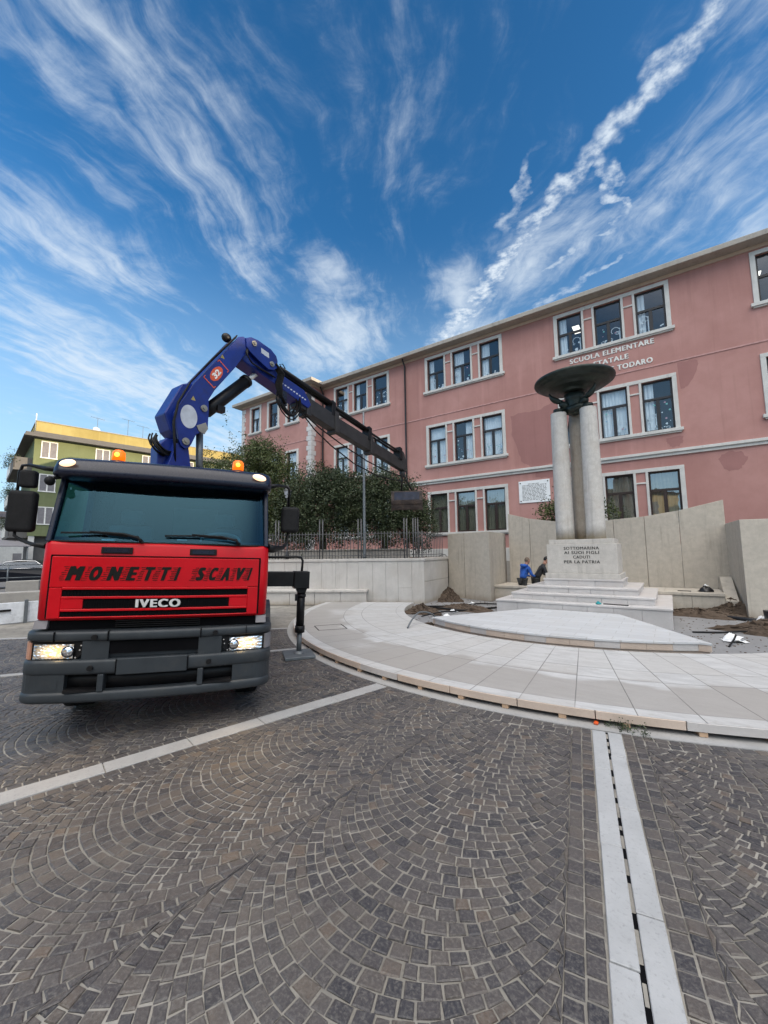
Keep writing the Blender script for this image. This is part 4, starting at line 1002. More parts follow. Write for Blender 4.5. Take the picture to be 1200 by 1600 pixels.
tree('garden_bush', 'small green bush showing between the memorial wall and the columns', (-3.9, 18.5, 0),
     [(-3.75, 18.5, 3.5, .8, .6, .75, 3), (-3.1, 18.6, 3.7, .9, .6, .6, 1), (-2.0, 18.6, 3.5, .6, .5, .5, .6), (-3.6, 18.5, 2.2, .9, .7, 1.0, 2)], 5200, .10, 'leaf_olive', 14, 'bush', .1)

# ------------------------------------------------------------------ the crane truck (built in its own frame: x across, y to the rear, z up)
ta, tb = R(36), R(2)
tX = Vector((math.sin(ta) * math.cos(tb), math.cos(ta) * math.cos(tb), -math.sin(tb))); tY = Vector((-math.cos(ta), math.sin(ta), 0)); tZ = tX.cross(tY)
tO = Vector((-4.65, 2.28, 0)) - tX * .055
TM = Matrix(((tX.x, tY.x, tZ.x, tO.x), (tX.y, tY.y, tZ.y, tO.y), (tX.z, tY.z, tZ.z, 0), (0, 0, 0, 1)))
truck = thing('crane_truck', 'red crane truck with grey bumper, lit headlamps and a blue folding crane behind the cab', 'truck', mat=TM)
def part(mb, name, mat, parent=None, bevel=0.0, seg=2): return mb.build(name, mat, parent or truck, local=True, bevel=bevel, seg=seg)
def outline(hw, y0, y1, rad, bow=.05, n=7):
    """plan outline from the right rear round the front to the left rear"""
    pts = [(hw, y1)]
    for i in range(n + 1):
        t = math.pi / 2 * i / n; pts.append((hw - rad + rad * math.cos(t), y0 + bow + rad - rad * math.sin(t)))
    for i in range(1, 12):
        x = (hw - rad) * (1 - 2 * i / 12); pts.append((x, y0 + bow * (x / (hw - rad)) ** 2))
    for i in range(n + 1):
        t = math.pi / 2 * (1 - i / n); pts.append((-hw + rad - rad * math.cos(t), y0 + bow + rad - rad * math.sin(t)))
    pts.append((-hw, y1)); return pts
def loft(mb, rows, mi=None, cap=True, smooth=True, closed=False):
    """rows: list of (z, outline)"""
    o = len(mb.v); n = len(rows[0][1])
    for z, ol in rows: mb.v.extend([(x, y, z) for x, y in ol])
    m_ = mb.cur if mi is None else mi
    for k in range(len(rows) - 1):
        for i in range(n - (0 if closed else 1)):
            j = (i + 1) % n
            mb.f.append([o + k * n + i, o + (k + 1) * n + i, o + (k + 1) * n + j, o + k * n + j]); mb.mi.append(m_); mb.sm.append(smooth)
    if cap:
        for k in (0, len(rows) - 1):
            r_ = [o + k * n + i for i in range(n)]; mb.f.append(r_ if k == 0 else r_[::-1]); mb.mi.append(m_); mb.sm.append(False)
    return mb
# cab body, lower part
m = MB(); loft(m, [(1.20, outline(1.125, .03, 2.05, .07)), (1.215, outline(1.145, .015, 2.05, .08)), (1.60, outline(1.15, 0.0, 2.05, .09)), (1.99, outline(1.145, .012, 2.05, .09)), (2.025, outline(1.13, .03, 2.05, .08))])
part(m, 'cab', 'truck_red')
# upper cab: pillars, rear and roof
m = MB()
for s in (-1, 1):
    m.prism([(.075, 2.02), (.17, 2.02), (.33, 2.78), (.23, 2.78)], lambda y, z: (s * (1.135 - (z - 2.02) * .045), y, z), lambda y, z: (s * (1.085 - (z - 2.02) * .045), y, z))
    m.prism([(1.05, 2.02), (2.05, 2.02), (2.05, 2.80), (1.08, 2.80)], lambda y, z: (s * (1.14 - (z - 2.02) * .045), y, z), lambda y, z: (s * (1.06 - (z - 2.02) * .045), y, z))
    m.prism([(.32, 2.70), (1.06, 2.70), (1.06, 2.80), (.32, 2.80)], lambda y, z: (s * 1.11, y, z), lambda y, z: (s * 1.05, y, z))
m.box(-1.06, 1.06, 1.95, 2.05, 2.02, 2.8)
part(m, 'upper_cab', 'truck_navy', bevel=.012)
m = MB(); loft(m, [(2.78, outline(1.10, .22, 2.06, .10)), (2.90, outline(1.10, .16, 2.06, .14)), (2.965, outline(1.05, .26, 2.04, .2)), (2.985, outline(.95, .45, 1.95, .2))]); part(m, 'cab_roof', 'truck_navy')
# sun visor
m = MB(); A = lambda hw, y0, y1, bow=.07, rad=.10: outline(hw, y0, y1, rad, bow)
loft(m, [(2.715, A(1.115, .04, .30)), (2.722, A(1.128, -.01, .30)), (2.735, A(1.135, -.045, .30)), (2.755, A(1.137, -.058, .30)), (2.80, A(1.136, -.052, .30)), (2.89, A(1.125, -.012, .30)), (2.925, A(1.105, .025, .30)), (2.945, A(1.07, .075, .30)), (2.95, A(1.04, .12, .30))]); vis = part(m, 'sun_visor', 'truck_navy')
for s in (-1, 1):
    M_ = Matrix.Translation((s * .985, .012, 2.862)) @ Matrix.Rotation(R(-s * -18), 4, 'Z') @ Matrix.Rotation(R(s * 8), 4, 'Y')
    m = MB(); m.sphere((0, 0, 0), (.085, .035, .038), 10, None); m.v = [tuple(M_ @ Vector(a)) for a in m.v]; part(m, 'marker_lamp', 'marker_lit', vis)
# windshield, curved in plan
m = MB(); rows = []
for k in range(7):
    z = 2.025 + .72 * k / 6; hw = 1.088 - .032 * k / 6; yb = .045 + .175 * k / 6
    rows.append((z, [(hw * (1 - 2 * i / 24), yb + .06 * (abs(1 - 2 * i / 24)) ** 5) for i in range(25)]))
loft(m, rows, cap=False); part(m, 'windshield', 'windshield_glass')
m = MB()
pr = [(x, y - .006) for x, y in rows[0][1]]; m.tube([(x, y, 2.028) for x, y in pr], .012, 6); part(m, 'windshield_seal', 'black_rubber')
for s in (-1, 1):
    m = MB(); m.add([(s * 1.115, .18, 2.05), (s * 1.12, 1.05, 2.05), (s * 1.085, 1.06, 2.72), (s * 1.085, .32, 2.72)], [(0, 1, 2, 3)]); part(m, 'side_window', 'windshield_glass')
# inside the cab
m = MB(); m.box(-1.04, 1.04, .22, .62, 1.9, 2.07); m.box(-.1, .5, .15, .22, 2.02, 2.06); part(m, 'dashboard', 'cabin_trim', bevel=.04)
m = MB(); m.box(-1.04, 1.04, 1.86, 1.94, 1.3, 2.75); part(m, 'cabin_rear', 'cabin_trim')
m = MB(); m.box(-.22, .42, 1.84, 1.858, 2.12, 2.62); part(m, 'rear_panel', 'seat_cloth', bevel=.02)
for x in (-.62, .55):
    m = MB(); m.box(x - .26, x + .26, 1.15, 1.32, 1.5, 2.28); m.box(x - .14, x + .14, 1.18, 1.30, 2.30, 2.50); part(m, 'seat', 'seat_cloth', bevel=.05)
m = MB(); Mw = Matrix.Translation((.55, .62, 2.10)) @ Matrix.Rotation(R(25), 4, 'X')
m.tube([Mw @ Vector((.235 * math.cos(t), .235 * math.sin(t), 0)) for t in np.linspace(0, 2 * math.pi, 33)], .016, 8); m.tube([Mw @ Vector((-.2, 0, 0)), Mw @ Vector((.2, 0, 0))], .02, 6); part(m, 'steering_wheel', 'wheel_grey')
# wipers
for x0, x1, xe in ((-.98, -.36, -.22), (.0, .66, .80)):
    m = MB(); m.tube([(x0, .02, 2.115), ((x0 + x1) / 2, .012, 2.125), (x1, .012, 2.095)], .011, 6); m.tube([((x0 + x1) / 2 - .05, .008, 2.135), (x1 - .05, -.002, 2.12), (xe - .04, -.002, 2.085), (xe, .0, 2.035)], [.010, .013, .015, .02], 8); part(m, 'wiper', 'black_rubber')
m = MB(); m.box(-.62, -.50, .06, .10, 2.045, 2.06); m.box(.12, .22, .06, .10, 2.07, 2.08); part(m, 'paper_slip', 'paper')
# front panel with slots
m = MB(); Y0 = -.018
def fx(x): return .05 * (x / 1.05) ** 2          # the panel follows the bow of the cab front
def fbox(m, x0, x1, z0, z1, proud, depth=.03, n=8, mi=None):
    for i in range(n):
        a, b = x0 + (x1 - x0) * i / n, x0 + (x1 - x0) * (i + 1) / n; ya, yb = fx(a), fx(b); o = len(m.v)
        m.v.extend([(a, ya - proud, z0), (b, yb - proud, z0), (b, yb - proud, z1), (a, ya - proud, z1), (a, ya - proud + depth, z0), (b, yb - proud + depth, z0), (b, yb - proud + depth, z1), (a, ya - proud + depth, z1)])
        fs = [(0, 1, 2, 3), (0, 4, 5, 1), (3, 2, 6, 7)] + ([(0, 3, 7, 4)] if i == 0 else []) + ([(1, 5, 6, 2)] if i == n - 1 else [])
        for f in fs: m.f.append([o + k for k in f]); m.mi.append(m.cur if mi is None else mi); m.sm.append(False)
PR = .020
fbox(m, -1.035, 1.035, 1.545, 1.865, PR); fbox(m, -1.035, -.92, 1.225, 1.54, PR, n=2); fbox(m, .92, 1.035, 1.225, 1.54, PR, n=2)
fbox(m, -.92, .92, 1.425, 1.45, PR + .004); fbox(m, -.92, -.72, 1.32, 1.425, PR, n=2); fbox(m, .72, .92, 1.32, 1.425, PR, n=2)
fbox(m, -.92, .92, 1.295, 1.32, PR + .004); fbox(m, -.92, .92, 1.225, 1.24, PR); fbox(m, -.92, .92, 1.52, 1.546, PR + .003)
fp = part(m, 'front_panel', 'truck_red', bevel=.005, seg=1)
m = MB()
for z0, z1, w in ((1.45, 1.52, .92), (1.32, 1.425, .72), (1.24, 1.295, .92)): fbox(m, -w, w, z0, z1, .004, .01)
part(m, 'grille_slot', 'dark_recess', fp)
m = MB()
for z0, z1, w in ((1.45, 1.52, .90), (1.32, 1.425, .70), (1.24, 1.295, .90)):
    for k in range(60): x = -w + 2 * w * (k + .5) / 60; m.box(x - .004, x + .004, fx(x) - .010, fx(x) - .004, z0 + .004, z1 - .004)
part(m, 'grille_mesh', 'dark_recess', fp)
m = MB(); fbox(m, -1.052, 1.052, 1.872, 1.884, .004, .006)
for s in (-1, 1): fbox(m, s * 1.045 - .009, s * 1.045 + .009, 1.225, 1.872, .004, .006, n=1)
part(m, 'panel_gap', 'dark_recess', fp)
for xa, xb in ((-.60, -.30), (.27, .555)):
    m = MB(); fbox(m, xa, xb, 1.905, 1.975, .006, .01, n=2); v_ = part(m, 'air_vent', 'black_paint', bevel=.004)
    m = MB(); fbox(m, xa + .03, xb - .03, 1.918, 1.962, .011, .008, n=2); part(m, 'vent_grille', 'truck_navy', v_)
# name of the firm with speed lines
m = MB()
def onfront(x0, z0, proud): return lambda x, y, d: (x0 + x, fx(x0 + x) - proud - d, z0 + y)
xs_ = [(-.905, 'M', .20), (-.60, 'O', .145), (-.365, 'N', .155), (-.125, 'E', .125), (.075, 'T', .13), (.255, 'T', .13), (.45, 'I', .055), (.615, 'S', .13), (.775, 'C', .125)]
words_ = [('MONETTI', -.90, .205), ('SCAVI', .345, .975)]
def spaced(word, xa, xb, zb, h):
    wd = {'M': 1.25, 'O': 1.0, 'N': 1.05, 'E': .80, 'T': .85, 'I': .26, 'S': .82, 'C': .84, 'A': 1.0, 'V': 1.0}; gap = .62
    tot = sum(wd[c] for c in word) + gap * (len(word) - 1); k = (xb - xa - .05) / tot; x = xa; out = []
    for c in word: out.append((c, x, wd[c] * k)); x += (wd[c] + gap) * k
    return out
bars = MB()
for wd_, xa, xb in words_:
    for c, x, w in spaced(wd_, xa, xb, 1.615, .145):
        V, Fc = text_geo(c, w=w, h=.148, bold=.13, depth=.004, shift=True); f_ = onfront(x, 1.618, PR + .001)
        m.add([f_(v[0] + v[1] * .28, v[1], v[2]) for v in V], Fc)
        for k in range(8):
            z = 1.622 + k * .0195; sh = (z - 1.618) * .28; b = x + sh - .004; a = b - random.uniform(.03, .062)
            bars.box(a, b, fx(a) - PR - .003, fx(a) - PR + .004, z - .0028, z + .0028)
part(m, 'lettering', 'letter_black', fp); part(bars, 'speed_stripe_pattern', 'letter_black', fp)
m = MB()
V, Fc = text_geo('IVECO', w=.44, h=.088, bold=.075, depth=.014, space=1.2, shift=True); f_ = onfront(-.225, 1.330, .020); m.add([f_(*v) for v in V], Fc); part(m, 'badge_lettering', 'badge_silver', fp)
# dark gap below the cab and step corners
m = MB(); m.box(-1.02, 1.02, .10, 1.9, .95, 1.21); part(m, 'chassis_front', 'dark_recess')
m = MB()
for k in range(4): m.box(-.42, .42, .06 , .10, 1.115 + k * .022, 1.124 + k * .022)
part(m, 'radiator_grille', 'black_paint')
for s in (-1, 1):
    m = MB(); m.prism([(.05, 1.12), (.5, 1.12), (.5, 1.20), (.08, 1.20)], lambda y, z: (s * 1.145, y, z), lambda y, z: (s * 1.03, y, z)); part(m, 'corner_step', 'shutter_grey')
# bumper
bp = child_empty('bumper', truck)
def bar(z0, z1, hw, y0, rad=.17, bow=.09, e=.018, y1=.62, mat='bumper_grey', nm='bumper_bar'):
    m = MB(); h = (z1 - z0)
    loft(m, [(z0, outline(hw - e, y0 + e, y1, rad, bow)), (z0 + e * .6, outline(hw - e * .3, y0 + e * .3, y1, rad, bow)), (z0 + min(e * 1.6, h * .4), outline(hw, y0, y1, rad, bow)), (z1 - min(e * 1.6, h * .4), outline(hw, y0, y1, rad, bow)), (z1 - e * .6, outline(hw - e * .3, y0 + e * .3, y1, rad, bow)), (z1, outline(hw - e, y0 + e, y1, rad, bow))])
    return part(m, nm, mat, bp)
bar(.995, 1.095, 1.225, -.085, rad=.2); bar(.80, .995, 1.19, -.015, rad=.16)                    # top bar, lamp band behind it
bar(.665, .812, 1.225, -.105, rad=.2); bar(.395, .50, 1.225, -.115, rad=.2)                  # middle and bottom bars
m = MB(); loft(m, [(.49, outline(1.20, -.0, .62, .17, .09)), (.67, outline(1.21, -.0, .62, .17, .09))]); part(m, 'bumper_back', 'black_paint', bp)
for s in (-1, 1):
    m = MB(); q = [p for p in outline(1.222, -.095, .62, .2, .09) if s * p[0] > 1.0]
    q2 = [(x * .93, y + .09) for x, y in q]; m.prism(q + q2[::-1], lambda x, y: (x, y, .495), lambda x, y: (x, y, .675))
    for i in range(5):
        a, b = s * (.80 + .22 * i / 5), s * (.80 + .22 * (i + 1) / 5); f_ = lambda x: .09 * (x / 1.02) ** 2 - .095
        m.add([(a, f_(a), .495), (b, f_(b), .495), (b, f_(b), .675), (a, f_(a), .675)], [(0, 1, 2, 3)])
    m.add([(s * .80, -.04, .495), (s * .80, .06, .495), (s * .80, .06, .675), (s * .80, -.04, .675)], [(0, 1, 2, 3)])
    part(m, 'corner_cover', 'bumper_grey', bp)
    m = MB(); f_ = lambda x: .09 * (x / 1.02) ** 2 - .099
    for i in range(3):
        a, b = s * (.86 + .19 * i / 3), s * (.86 + .19 * (i + 1) / 3); m.add([(a, f_(a), .525), (b, f_(b), .525), (b, f_(b), .628), (a, f_(a), .628)], [(0, 1, 2, 3)])
    part(m, 'fog_blank', 'bumper_grey', bp, bevel=0)
    m = MB(); x = s * .47; m.box(x - .028, x + .028, -.10, .05, .497, .668); part(m, 'bumper_post', 'bumper_grey', bp, bevel=.006)
    m = MB(); m.prism([(s * .50, .50), (s * .79, .50), (s * .79, .53), (s * .50, .515)], lambda x, z: (x, -.085, z), lambda x, z: (x, .03, z)); part(m, 'step_tread', 'black_paint', bp)
m = MB(); m.box(-.335, .335, -.108, -.08, .655, .820); part(m, 'plate_panel', 'bumper_grey', bp, bevel=.008)
m = MB(); m.box(-.43, .43, -.03, -.012, .86, .985); part(m, 'centre_opening', 'dark_recess', bp)
for s in (-1, 1):
    m = MB(); m.box(min(s * .67, s * .43), max(s * .67, s * .43), -.04, -.005, .805, .998); part(m, 'inner_cover', 'bumper_grey', bp)
m = MB()
for x, z in ((-.56, 1.04), (.60, 1.04), (-.57, .735), (.55, .735)): m.tube([(x, -.03, z), (x, -.108 - .0 + .02 * (z > 1), z)], .027, 12)
part(m, 'tow_hole', 'black_paint', bp)
m = MB()
for x in (-.44, .45): m.box(x - .005, x + .005, -.083, -.02, .998, 1.097)
for x in (-.93, .93): m.box(x - .003, x + .003, -.03, .02, .998, 1.094)
for x in (-.34, .34): m.box(x - .004, x + .004, -.1095, -.08, .67, .81)
part(m, 'seam', 'dark_recess', bp)
for s in (-1, 1):
    # black lamp surround with cut-off inner corner, the lamp and the corner signal
    f_ = lambda x: .09 * (x / 1.02) ** 2 - .03
    pol_ = [(s * .665, .87), (s * .665, .985), (s * 1.155, .99), (s * 1.155, .805), (s * .73, .805)]
    m = MB(); m.prism(pol_, lambda x, z: (x, f_(x) - .012, z), lambda x, z: (x, f_(x) + .06, z)); hs = part(m, 'lamp_surround', 'black_paint', bevel=.005)
    m = MB(); n = 6; xa, xb = .755, 1.115
    for i in range(n):
        a, b = s * (xa + (xb - xa) * i / n), s * (xa + (xb - xa) * (i + 1) / n); m.add([(a, f_(a) - .03, .825), (b, f_(b) - .03, .822), (b, f_(b) - .022, .965), (a, f_(a) - .022, .965)], [(0, 1, 2, 3)])
    hl = part(m, 'headlight', 'headlight', hs)
    m = MB(); m.lathe([(.05, 0), (.058, .012), (.03, .02), (.0, .03)], Matrix.Translation((s * .80, f_(.80) - .03, .893)) @ Matrix.Rotation(R(90), 4, 'X'), 16); part(m, 'lamp_lens', 'chrome', hs)
    sp_ = bpy.data.lights.new('headlight_beam', 'SPOT'); sp_.energy = 7; sp_.color = (1.0, .66, .28); sp_.spot_size = R(120); sp_.spot_blend = 1.0; sp_.shadow_soft_size = .06
    so_ = bpy.data.objects.new('headlight_beam', sp_); COL.objects.link(so_); so_.parent = hs
    so_.matrix_basis = Matrix.Translation((s * .90, f_(.9) - .09, .89)) @ Vector((0, -.75, -.66)).to_track_quat('-Z', 'Y').to_matrix().to_4x4()
    m = MB()
    for (x, z) in ((.69, .95), (.70, .905), (.735, .83)): m.tube([(s * x, f_(x) - .01, z), (s * x, f_(x) - .018, z)], .008, 8)
    part(m, 'lamp_screw', 'chrome', hs)
    q = [p for p in outline(1.222, -.07, .62, .19, .09) if s * p[0] > 1.13 and p[1] < .32]; q2 = [(x - s * .04, y + .03) for x, y in q]
    m = MB(); m.prism(q + q2[::-1], lambda x, y: (x, y, .818), lambda x, y: (x, y, .985)); part(m, 'corner_signal', 'signal_amber' if s < 0 else 'shutter_grey', hs)
# wheels and arches
for s in (-1, 1):
    for yy, nm in ((1.24, 0), (4.9, 0)):
        M_ = Matrix.Translation((s * .98, yy, .50)) @ Matrix.Rotation(R(90), 4, 'Y'); w_ = child_empty('wheel', truck)
        m = MB(); m.lathe([(.28, -.15), (.45, -.155), (.49, -.13), (.505, -.10), (.505, .10), (.49, .13), (.45, .155), (.28, .15)], M_, 48); part(m, 'tyre', 'black_rubber', w_)
        m = MB()
        for k in range(56):
            t = 2 * math.pi * k / 56; Mt = M_ @ Matrix.Rotation(t, 4, 'Z') @ Matrix.Translation((.503, 0, 0))
            m.box(-.01, .008, -.014, .014, -.125, -.02, Mt); m.box(-.01, .008, -.006, .022, .02, .125, Mt)
        part(m, 'tread', 'black_rubber', w_)
        m = MB(); m.lathe([(.02, -.04), (.28, -.06), (.285, .06), (.2, .09), (.02, .10)], M_, 24); part(m, 'rim', 'grey_metal', w_)
    m = MB(); pts = []
    for t in np.linspace(R(-25), R(190), 22): pts.append((1.24 + .66 * math.cos(t) * (1.0), .60 + .66 * math.sin(t)))
    for i in range(len(pts) - 1):
        (a, b), (c, d) = pts[i], pts[i + 1]; x0, x1 = s * .86, s * 1.245
        m.add([(x0, a, b), (x1, a, b), (x1, c, d), (x0, c, d), (x1, a + (1.24 - a) * .08, b + (.6 - b) * .08), (x1, c + (1.24 - c) * .08, d + (.6 - d) * .08)], [(0, 1, 2, 3), (1, 4, 5, 2)])
    part(m, 'wheel_arch', 'bumper_grey')
m = MB()
for x in (-.42, .42): m.box(x - .05, x + .05, .3, 8.0, .75, 1.0)
m.box(-.45, .45, 1.15, 1.33, .42, .60); m.box(-.4, .4, .7, 1.9, .62, 1.2); part(m, 'chassis', 'black_paint')
m = MB(); m.box(-1.2, 1.2, 3.55, 8.1, 1.12, 1.22); m.box(-1.2, 1.2, 3.55, 3.62, 1.22, 2.0)
for x in (-1.2, 1.16): m.box(x, x + .04, 3.62, 8.1, 1.22, 1.75)
part(m, 'flatbed', 'truck_red', bevel=.01)
# mirrors
def mirror(s, hous, arm, small=None):
    x0, x1, z0, z1 = hous; mm = child_empty('mirror', truck)
    m = MB(); m.box(min(x0, x1), max(x0, x1), .33, .46, z0, z1); part(m, 'mirror_housing', 'black_rubber', mm, bevel=.045, seg=4)
    m = MB(); m.box(min(x0, x1) + .03, max(x0, x1) - .03, .462, .466, z0 + .04, z1 - .04); part(m, 'mirror_glass', 'chrome', mm)
    if small:
        a, b, c, d = small; m = MB(); m.box(a, b, .34, .44, c, d); part(m, 'mirror_housing', 'black_rubber', mm, bevel=.03, seg=3)
    for pts, r in arm:
        m = MB(); m.tube(pts, r, 8); part(m, 'mirror_arm', 'black_paint', mm)
mirror(-1, (-1.62, -1.365, 2.12, 2.58), [([(-1.10, .12, 2.80), (-1.25, .2, 2.815), (-1.45, .34, 2.865), (-1.53, .38, 2.86), (-1.56, .40, 2.78), (-1.56, .40, 2.5)], [.03, .025, .017, .016, .016, .014]), ([(-1.54, .40, 2.2), (-1.54, .40, 2.08), (-1.46, .38, 2.03), (-1.30, .25, 1.985), (-1.14, .14, 1.97)], [.016, .016, .017, .022, .03])], (-1.545, -1.385, 2.615, 2.81))
mirror(1, (1.295, 1.53, 2.22, 2.565), [([(1.10, .14, 2.78), (1.22, .22, 2.815), (1.35, .36, 2.83), (1.385, .40, 2.80), (1.385, .40, 2.5)], [.03, .022, .017, .017, .016]), ([(1.39, .40, 2.25), (1.39, .40, 2.10), (1.33, .34, 2.02), (1.2, .22, 2.0), (1.12, .14, 2.01)], [.015, .016, .03, .05, .06])])
m = MB(); m.sphere((-1.15, .08, 2.665), (.045, .07, .05), 8); m.tube([(-1.12, .1, 2.70), (-1.08, .14, 2.72)], .02, 6); part(m, 'kerb_mirror', 'black_rubber')
# beacons
for x in (-.63, .72):
    b_ = child_empty('beacon', truck)
    m = MB(); m.lathe([(.075, 2.945), (.085, 2.95), (.085, 3.0), (.07, 3.005)], Matrix.Translation((x, .42, 0)), 20); part(m, 'beacon_base', 'black_paint', b_)
    m = MB(); m.lathe([(.068, 3.004), (.070, 3.06), (.066, 3.11), (.045, 3.135), (.015, 3.143)], Matrix.Translation((x, .42, 0)), 24); part(m, 'beacon_dome', 'beacon_lit', b_)
    m = MB(); m.sphere((x, .345, 3.07), (.026, .008, .026), 8); part(m, 'beacon_bulb', 'beacon_core', b_)
# outrigger
og = child_empty('outrigger', truck)
m = MB(); m.box(.3, 1.75, 2.58, 2.82, 1.35, 1.615); m.box(1.745, 2.03, 2.55, 2.85, 1.31, 1.625); m.prism([(1.80, 1.31), (2.0, 1.31), (1.97, 1.22), (1.84, 1.22)], lambda x, z: (x, 2.6, z), lambda x, z: (x, 2.8, z)); part(m, 'outrigger_beam', 'black_paint', og, bevel=.012)
m = MB(); m.tube([(1.905, 2.7, 1.25), (1.905, 2.7, .62)], .075, 16); m.tube([(1.905, 2.7, .62), (1.905, 2.7, .50)], .092, 16); m.tube([(1.905, 2.7, 1.2), (1.905, 2.7, 1.15)], .09, 16); m.box(1.79, 1.84, 2.64, 2.7, 1.08, 1.2); part(m, 'jack_tube', 'black_paint', og)
m = MB(); m.tube([(1.905, 2.7, .52), (1.905, 2.7, .16)], .046, 16); part(m, 'jack_rod', 'grey_metal', og)
m = MB(); m.lathe([(.05, .17), (.09, .13), (.105, .105), (.105, .10)], Matrix.Translation((1.905, 2.7, 0)), 20); part(m, 'jack_foot', 'grey_metal', og)
m = MB(); m.tube([(1.0, 2.72, 1.87), (1.80, 2.72, 1.895), (1.88, 2.72, 1.88), (1.91, 2.72, 1.82), (1.90, 2.72, 1.60)], .022, 8); part(m, 'hand_rail', 'black_paint', og)
m = MB(); c = TM @ Vector((1.905, 2.7, 0)); ax = Vector((tX.x, tX.y)).normalized(); ay = Vector((-ax.y, ax.x))
m.obox((c.x, c.y), ax, ay, .27, .30, .004, .055); tag(m.build('support_plate', 'grey_metal', bevel=.008), 'square dark steel plate on the cobbles under the outrigger jack', 'plate')

# ------------------------------------------------------------------ crane, in the upright plane x = CXR along +y
CXR, CYR = -6.84, 3.69
crane = child_empty('crane', truck)
def cp(off): return lambda s, z: (CXR + off, CYR + s, z)
def cprism(poly, o0, o1, name, mat, bevel=.015, seg=2):
    m = MB(); m.prism(poly, cp(o0), cp(o1)); return m.build(name, mat, crane, bevel=bevel, seg=seg)
cprism([(-.25, 3.82), (-.05, 3.76), (.02, 3.3), (.02, 1.3), (-.42, 1.3), (-.42, 3.3)], -.18, .18, 'crane_column', 'crane_blue')
cprism([(-.5, 3.7), (-.36, 3.86), (-.2, 3.86), (-.2, 3.3), (-.5, 3.3)], -.2, .05, 'column_cover', 'crane_blue')
cprism([(-.34, 4.27), (-.02, 4.88), (.86, 6.14), (.96, 6.19), (1.06, 6.17), (1.09, 5.97), (.80, 5.49), (.38, 4.89), (.27, 4.68), (.28, 4.47), (.27, 4.12), (.06, 3.99), (-.02, 3.80), (-.06, 3.73), (-.13, 3.69), (-.20, 3.73), (-.24, 3.81)], .17, .22, 'boom_side_plate', 'crane_blue', .008)
cprism([(-.30, 4.27), (.02, 4.88), (.86, 6.10), (.96, 6.16), (1.05, 6.14), (1.06, 5.97), (.80, 5.52), (.38, 4.92), (.22, 4.68), (.22, 4.2), (.0, 4.05), (-.15, 3.75), (-.2, 3.83)], -.17, .168, 'main_boom', 'crane_blue', .02)
cprism([(-.34, 4.27), (-.02, 4.88), (.86, 6.14), (.96, 6.19), (1.06, 6.17), (1.09, 5.97), (.80, 5.49), (.38, 4.89), (.27, 4.68), (.27, 4.12), (.06, 3.99), (-.13, 3.69), (-.24, 3.81)], -.22, -.171, 'boom_side_plate', 'crane_blue', .008)
cprism([(-.44, 4.26), (-.16, 4.86), (-.02, 4.93), (.12, 4.9), (.0, 4.3), (-.16, 3.84), (-.34, 4.0)], -.26, .10, 'boom_rear_box', 'crane_blue', .02)
cprism([(1.00, 6.17), (1.12, 6.24), (1.28, 6.25), (1.62, 6.19), (1.76, 6.10), (1.80, 6.0), (1.79, 5.84), (1.70, 5.76), (1.56, 5.73), (1.28, 5.84), (1.10, 5.93), (1.02, 6.0)], .19, .25, 'knuckle_plate', 'crane_blue', .008)
cprism([(1.00, 6.17), (1.12, 6.24), (1.28, 6.25), (1.62, 6.19), (1.76, 6.10), (1.80, 6.0), (1.79, 5.84), (1.70, 5.76), (1.56, 5.73), (1.28, 5.84), (1.10, 5.93), (1.02, 6.0)], -.25, -.19, 'knuckle_plate', 'crane_blue', .008)
cprism([(.90, 5.80), (1.02, 5.72), (1.69, 5.55), (2.80, 5.27), (2.88, 5.38), (2.66, 5.66), (1.88, 5.81), (1.30, 5.98), (1.05, 6.10), (.92, 5.9)], -.185, .165, 'outer_boom', 'crane_blue', .015)
cprism([(2.5, 5.26), (3.86, 4.98), (3.86, 5.37), (2.5, 5.63)], -.125, .125, 'boom_section', 'boom_black', .012)
cprism([(3.80, 5.02), (5.36, 4.74), (5.36, 5.12), (3.80, 5.37)], -.105, .105, 'boom_section', 'boom_black', .012)
cprism([(5.30, 4.77), (7.08, 4.47), (7.12, 4.80), (5.30, 5.10)], -.085, .085, 'boom_section', 'boom_black', .012)
for s, z0, z1, w in ((3.84, 4.94, 5.46, .155), (5.34, 4.69, 5.20, .135), (2.86, 5.12, 5.62, .15)): cprism([(s - .09, z0), (s + .05, z0 - .02), (s + .05, z1), (s - .09, z1 + .02)], -w, w, 'boom_collar', 'boom_black', .012)
cprism([(6.9, 4.52), (7.16, 4.44), (7.2, 4.7), (7.1, 5.02), (7.0, 5.1), (6.92, 5.05)], -.10, .10, 'boom_head', 'boom_black', .012)
m = MB()
for off, z in ((.075, 0), (-.075, .02)):
    P3 = lambda s, zz: (CXR + off, CYR + s, zz + z)
    m.tube([P3(2.0, 5.97), P3(3.75, 5.66)], .056, 10); m.tube([P3(3.75, 5.62), P3(5.3, 5.34)], .045, 10); m.tube([P3(5.3, 5.30), P3(6.95, 5.02)], .034, 10)
m.tube([(CXR + .1, CYR + 2.05, 5.96), (CXR + .1, CYR + 1.98, 6.04), (CXR + .1, CYR + 2.06, 6.08), (CXR + .1, CYR + 2.14, 6.0)], .012, 6)
m.build('extension_cylinder', 'black_paint', crane)
for s, z in ((3.72, 5.35), (5.25, 5.06), (6.85, 4.80)): cprism([(s - .09, z), (s + .09, z), (s + .07, z + .36), (s - .05, z + .40)], -.13, .13, 'cylinder_bracket', 'black_paint', .01)
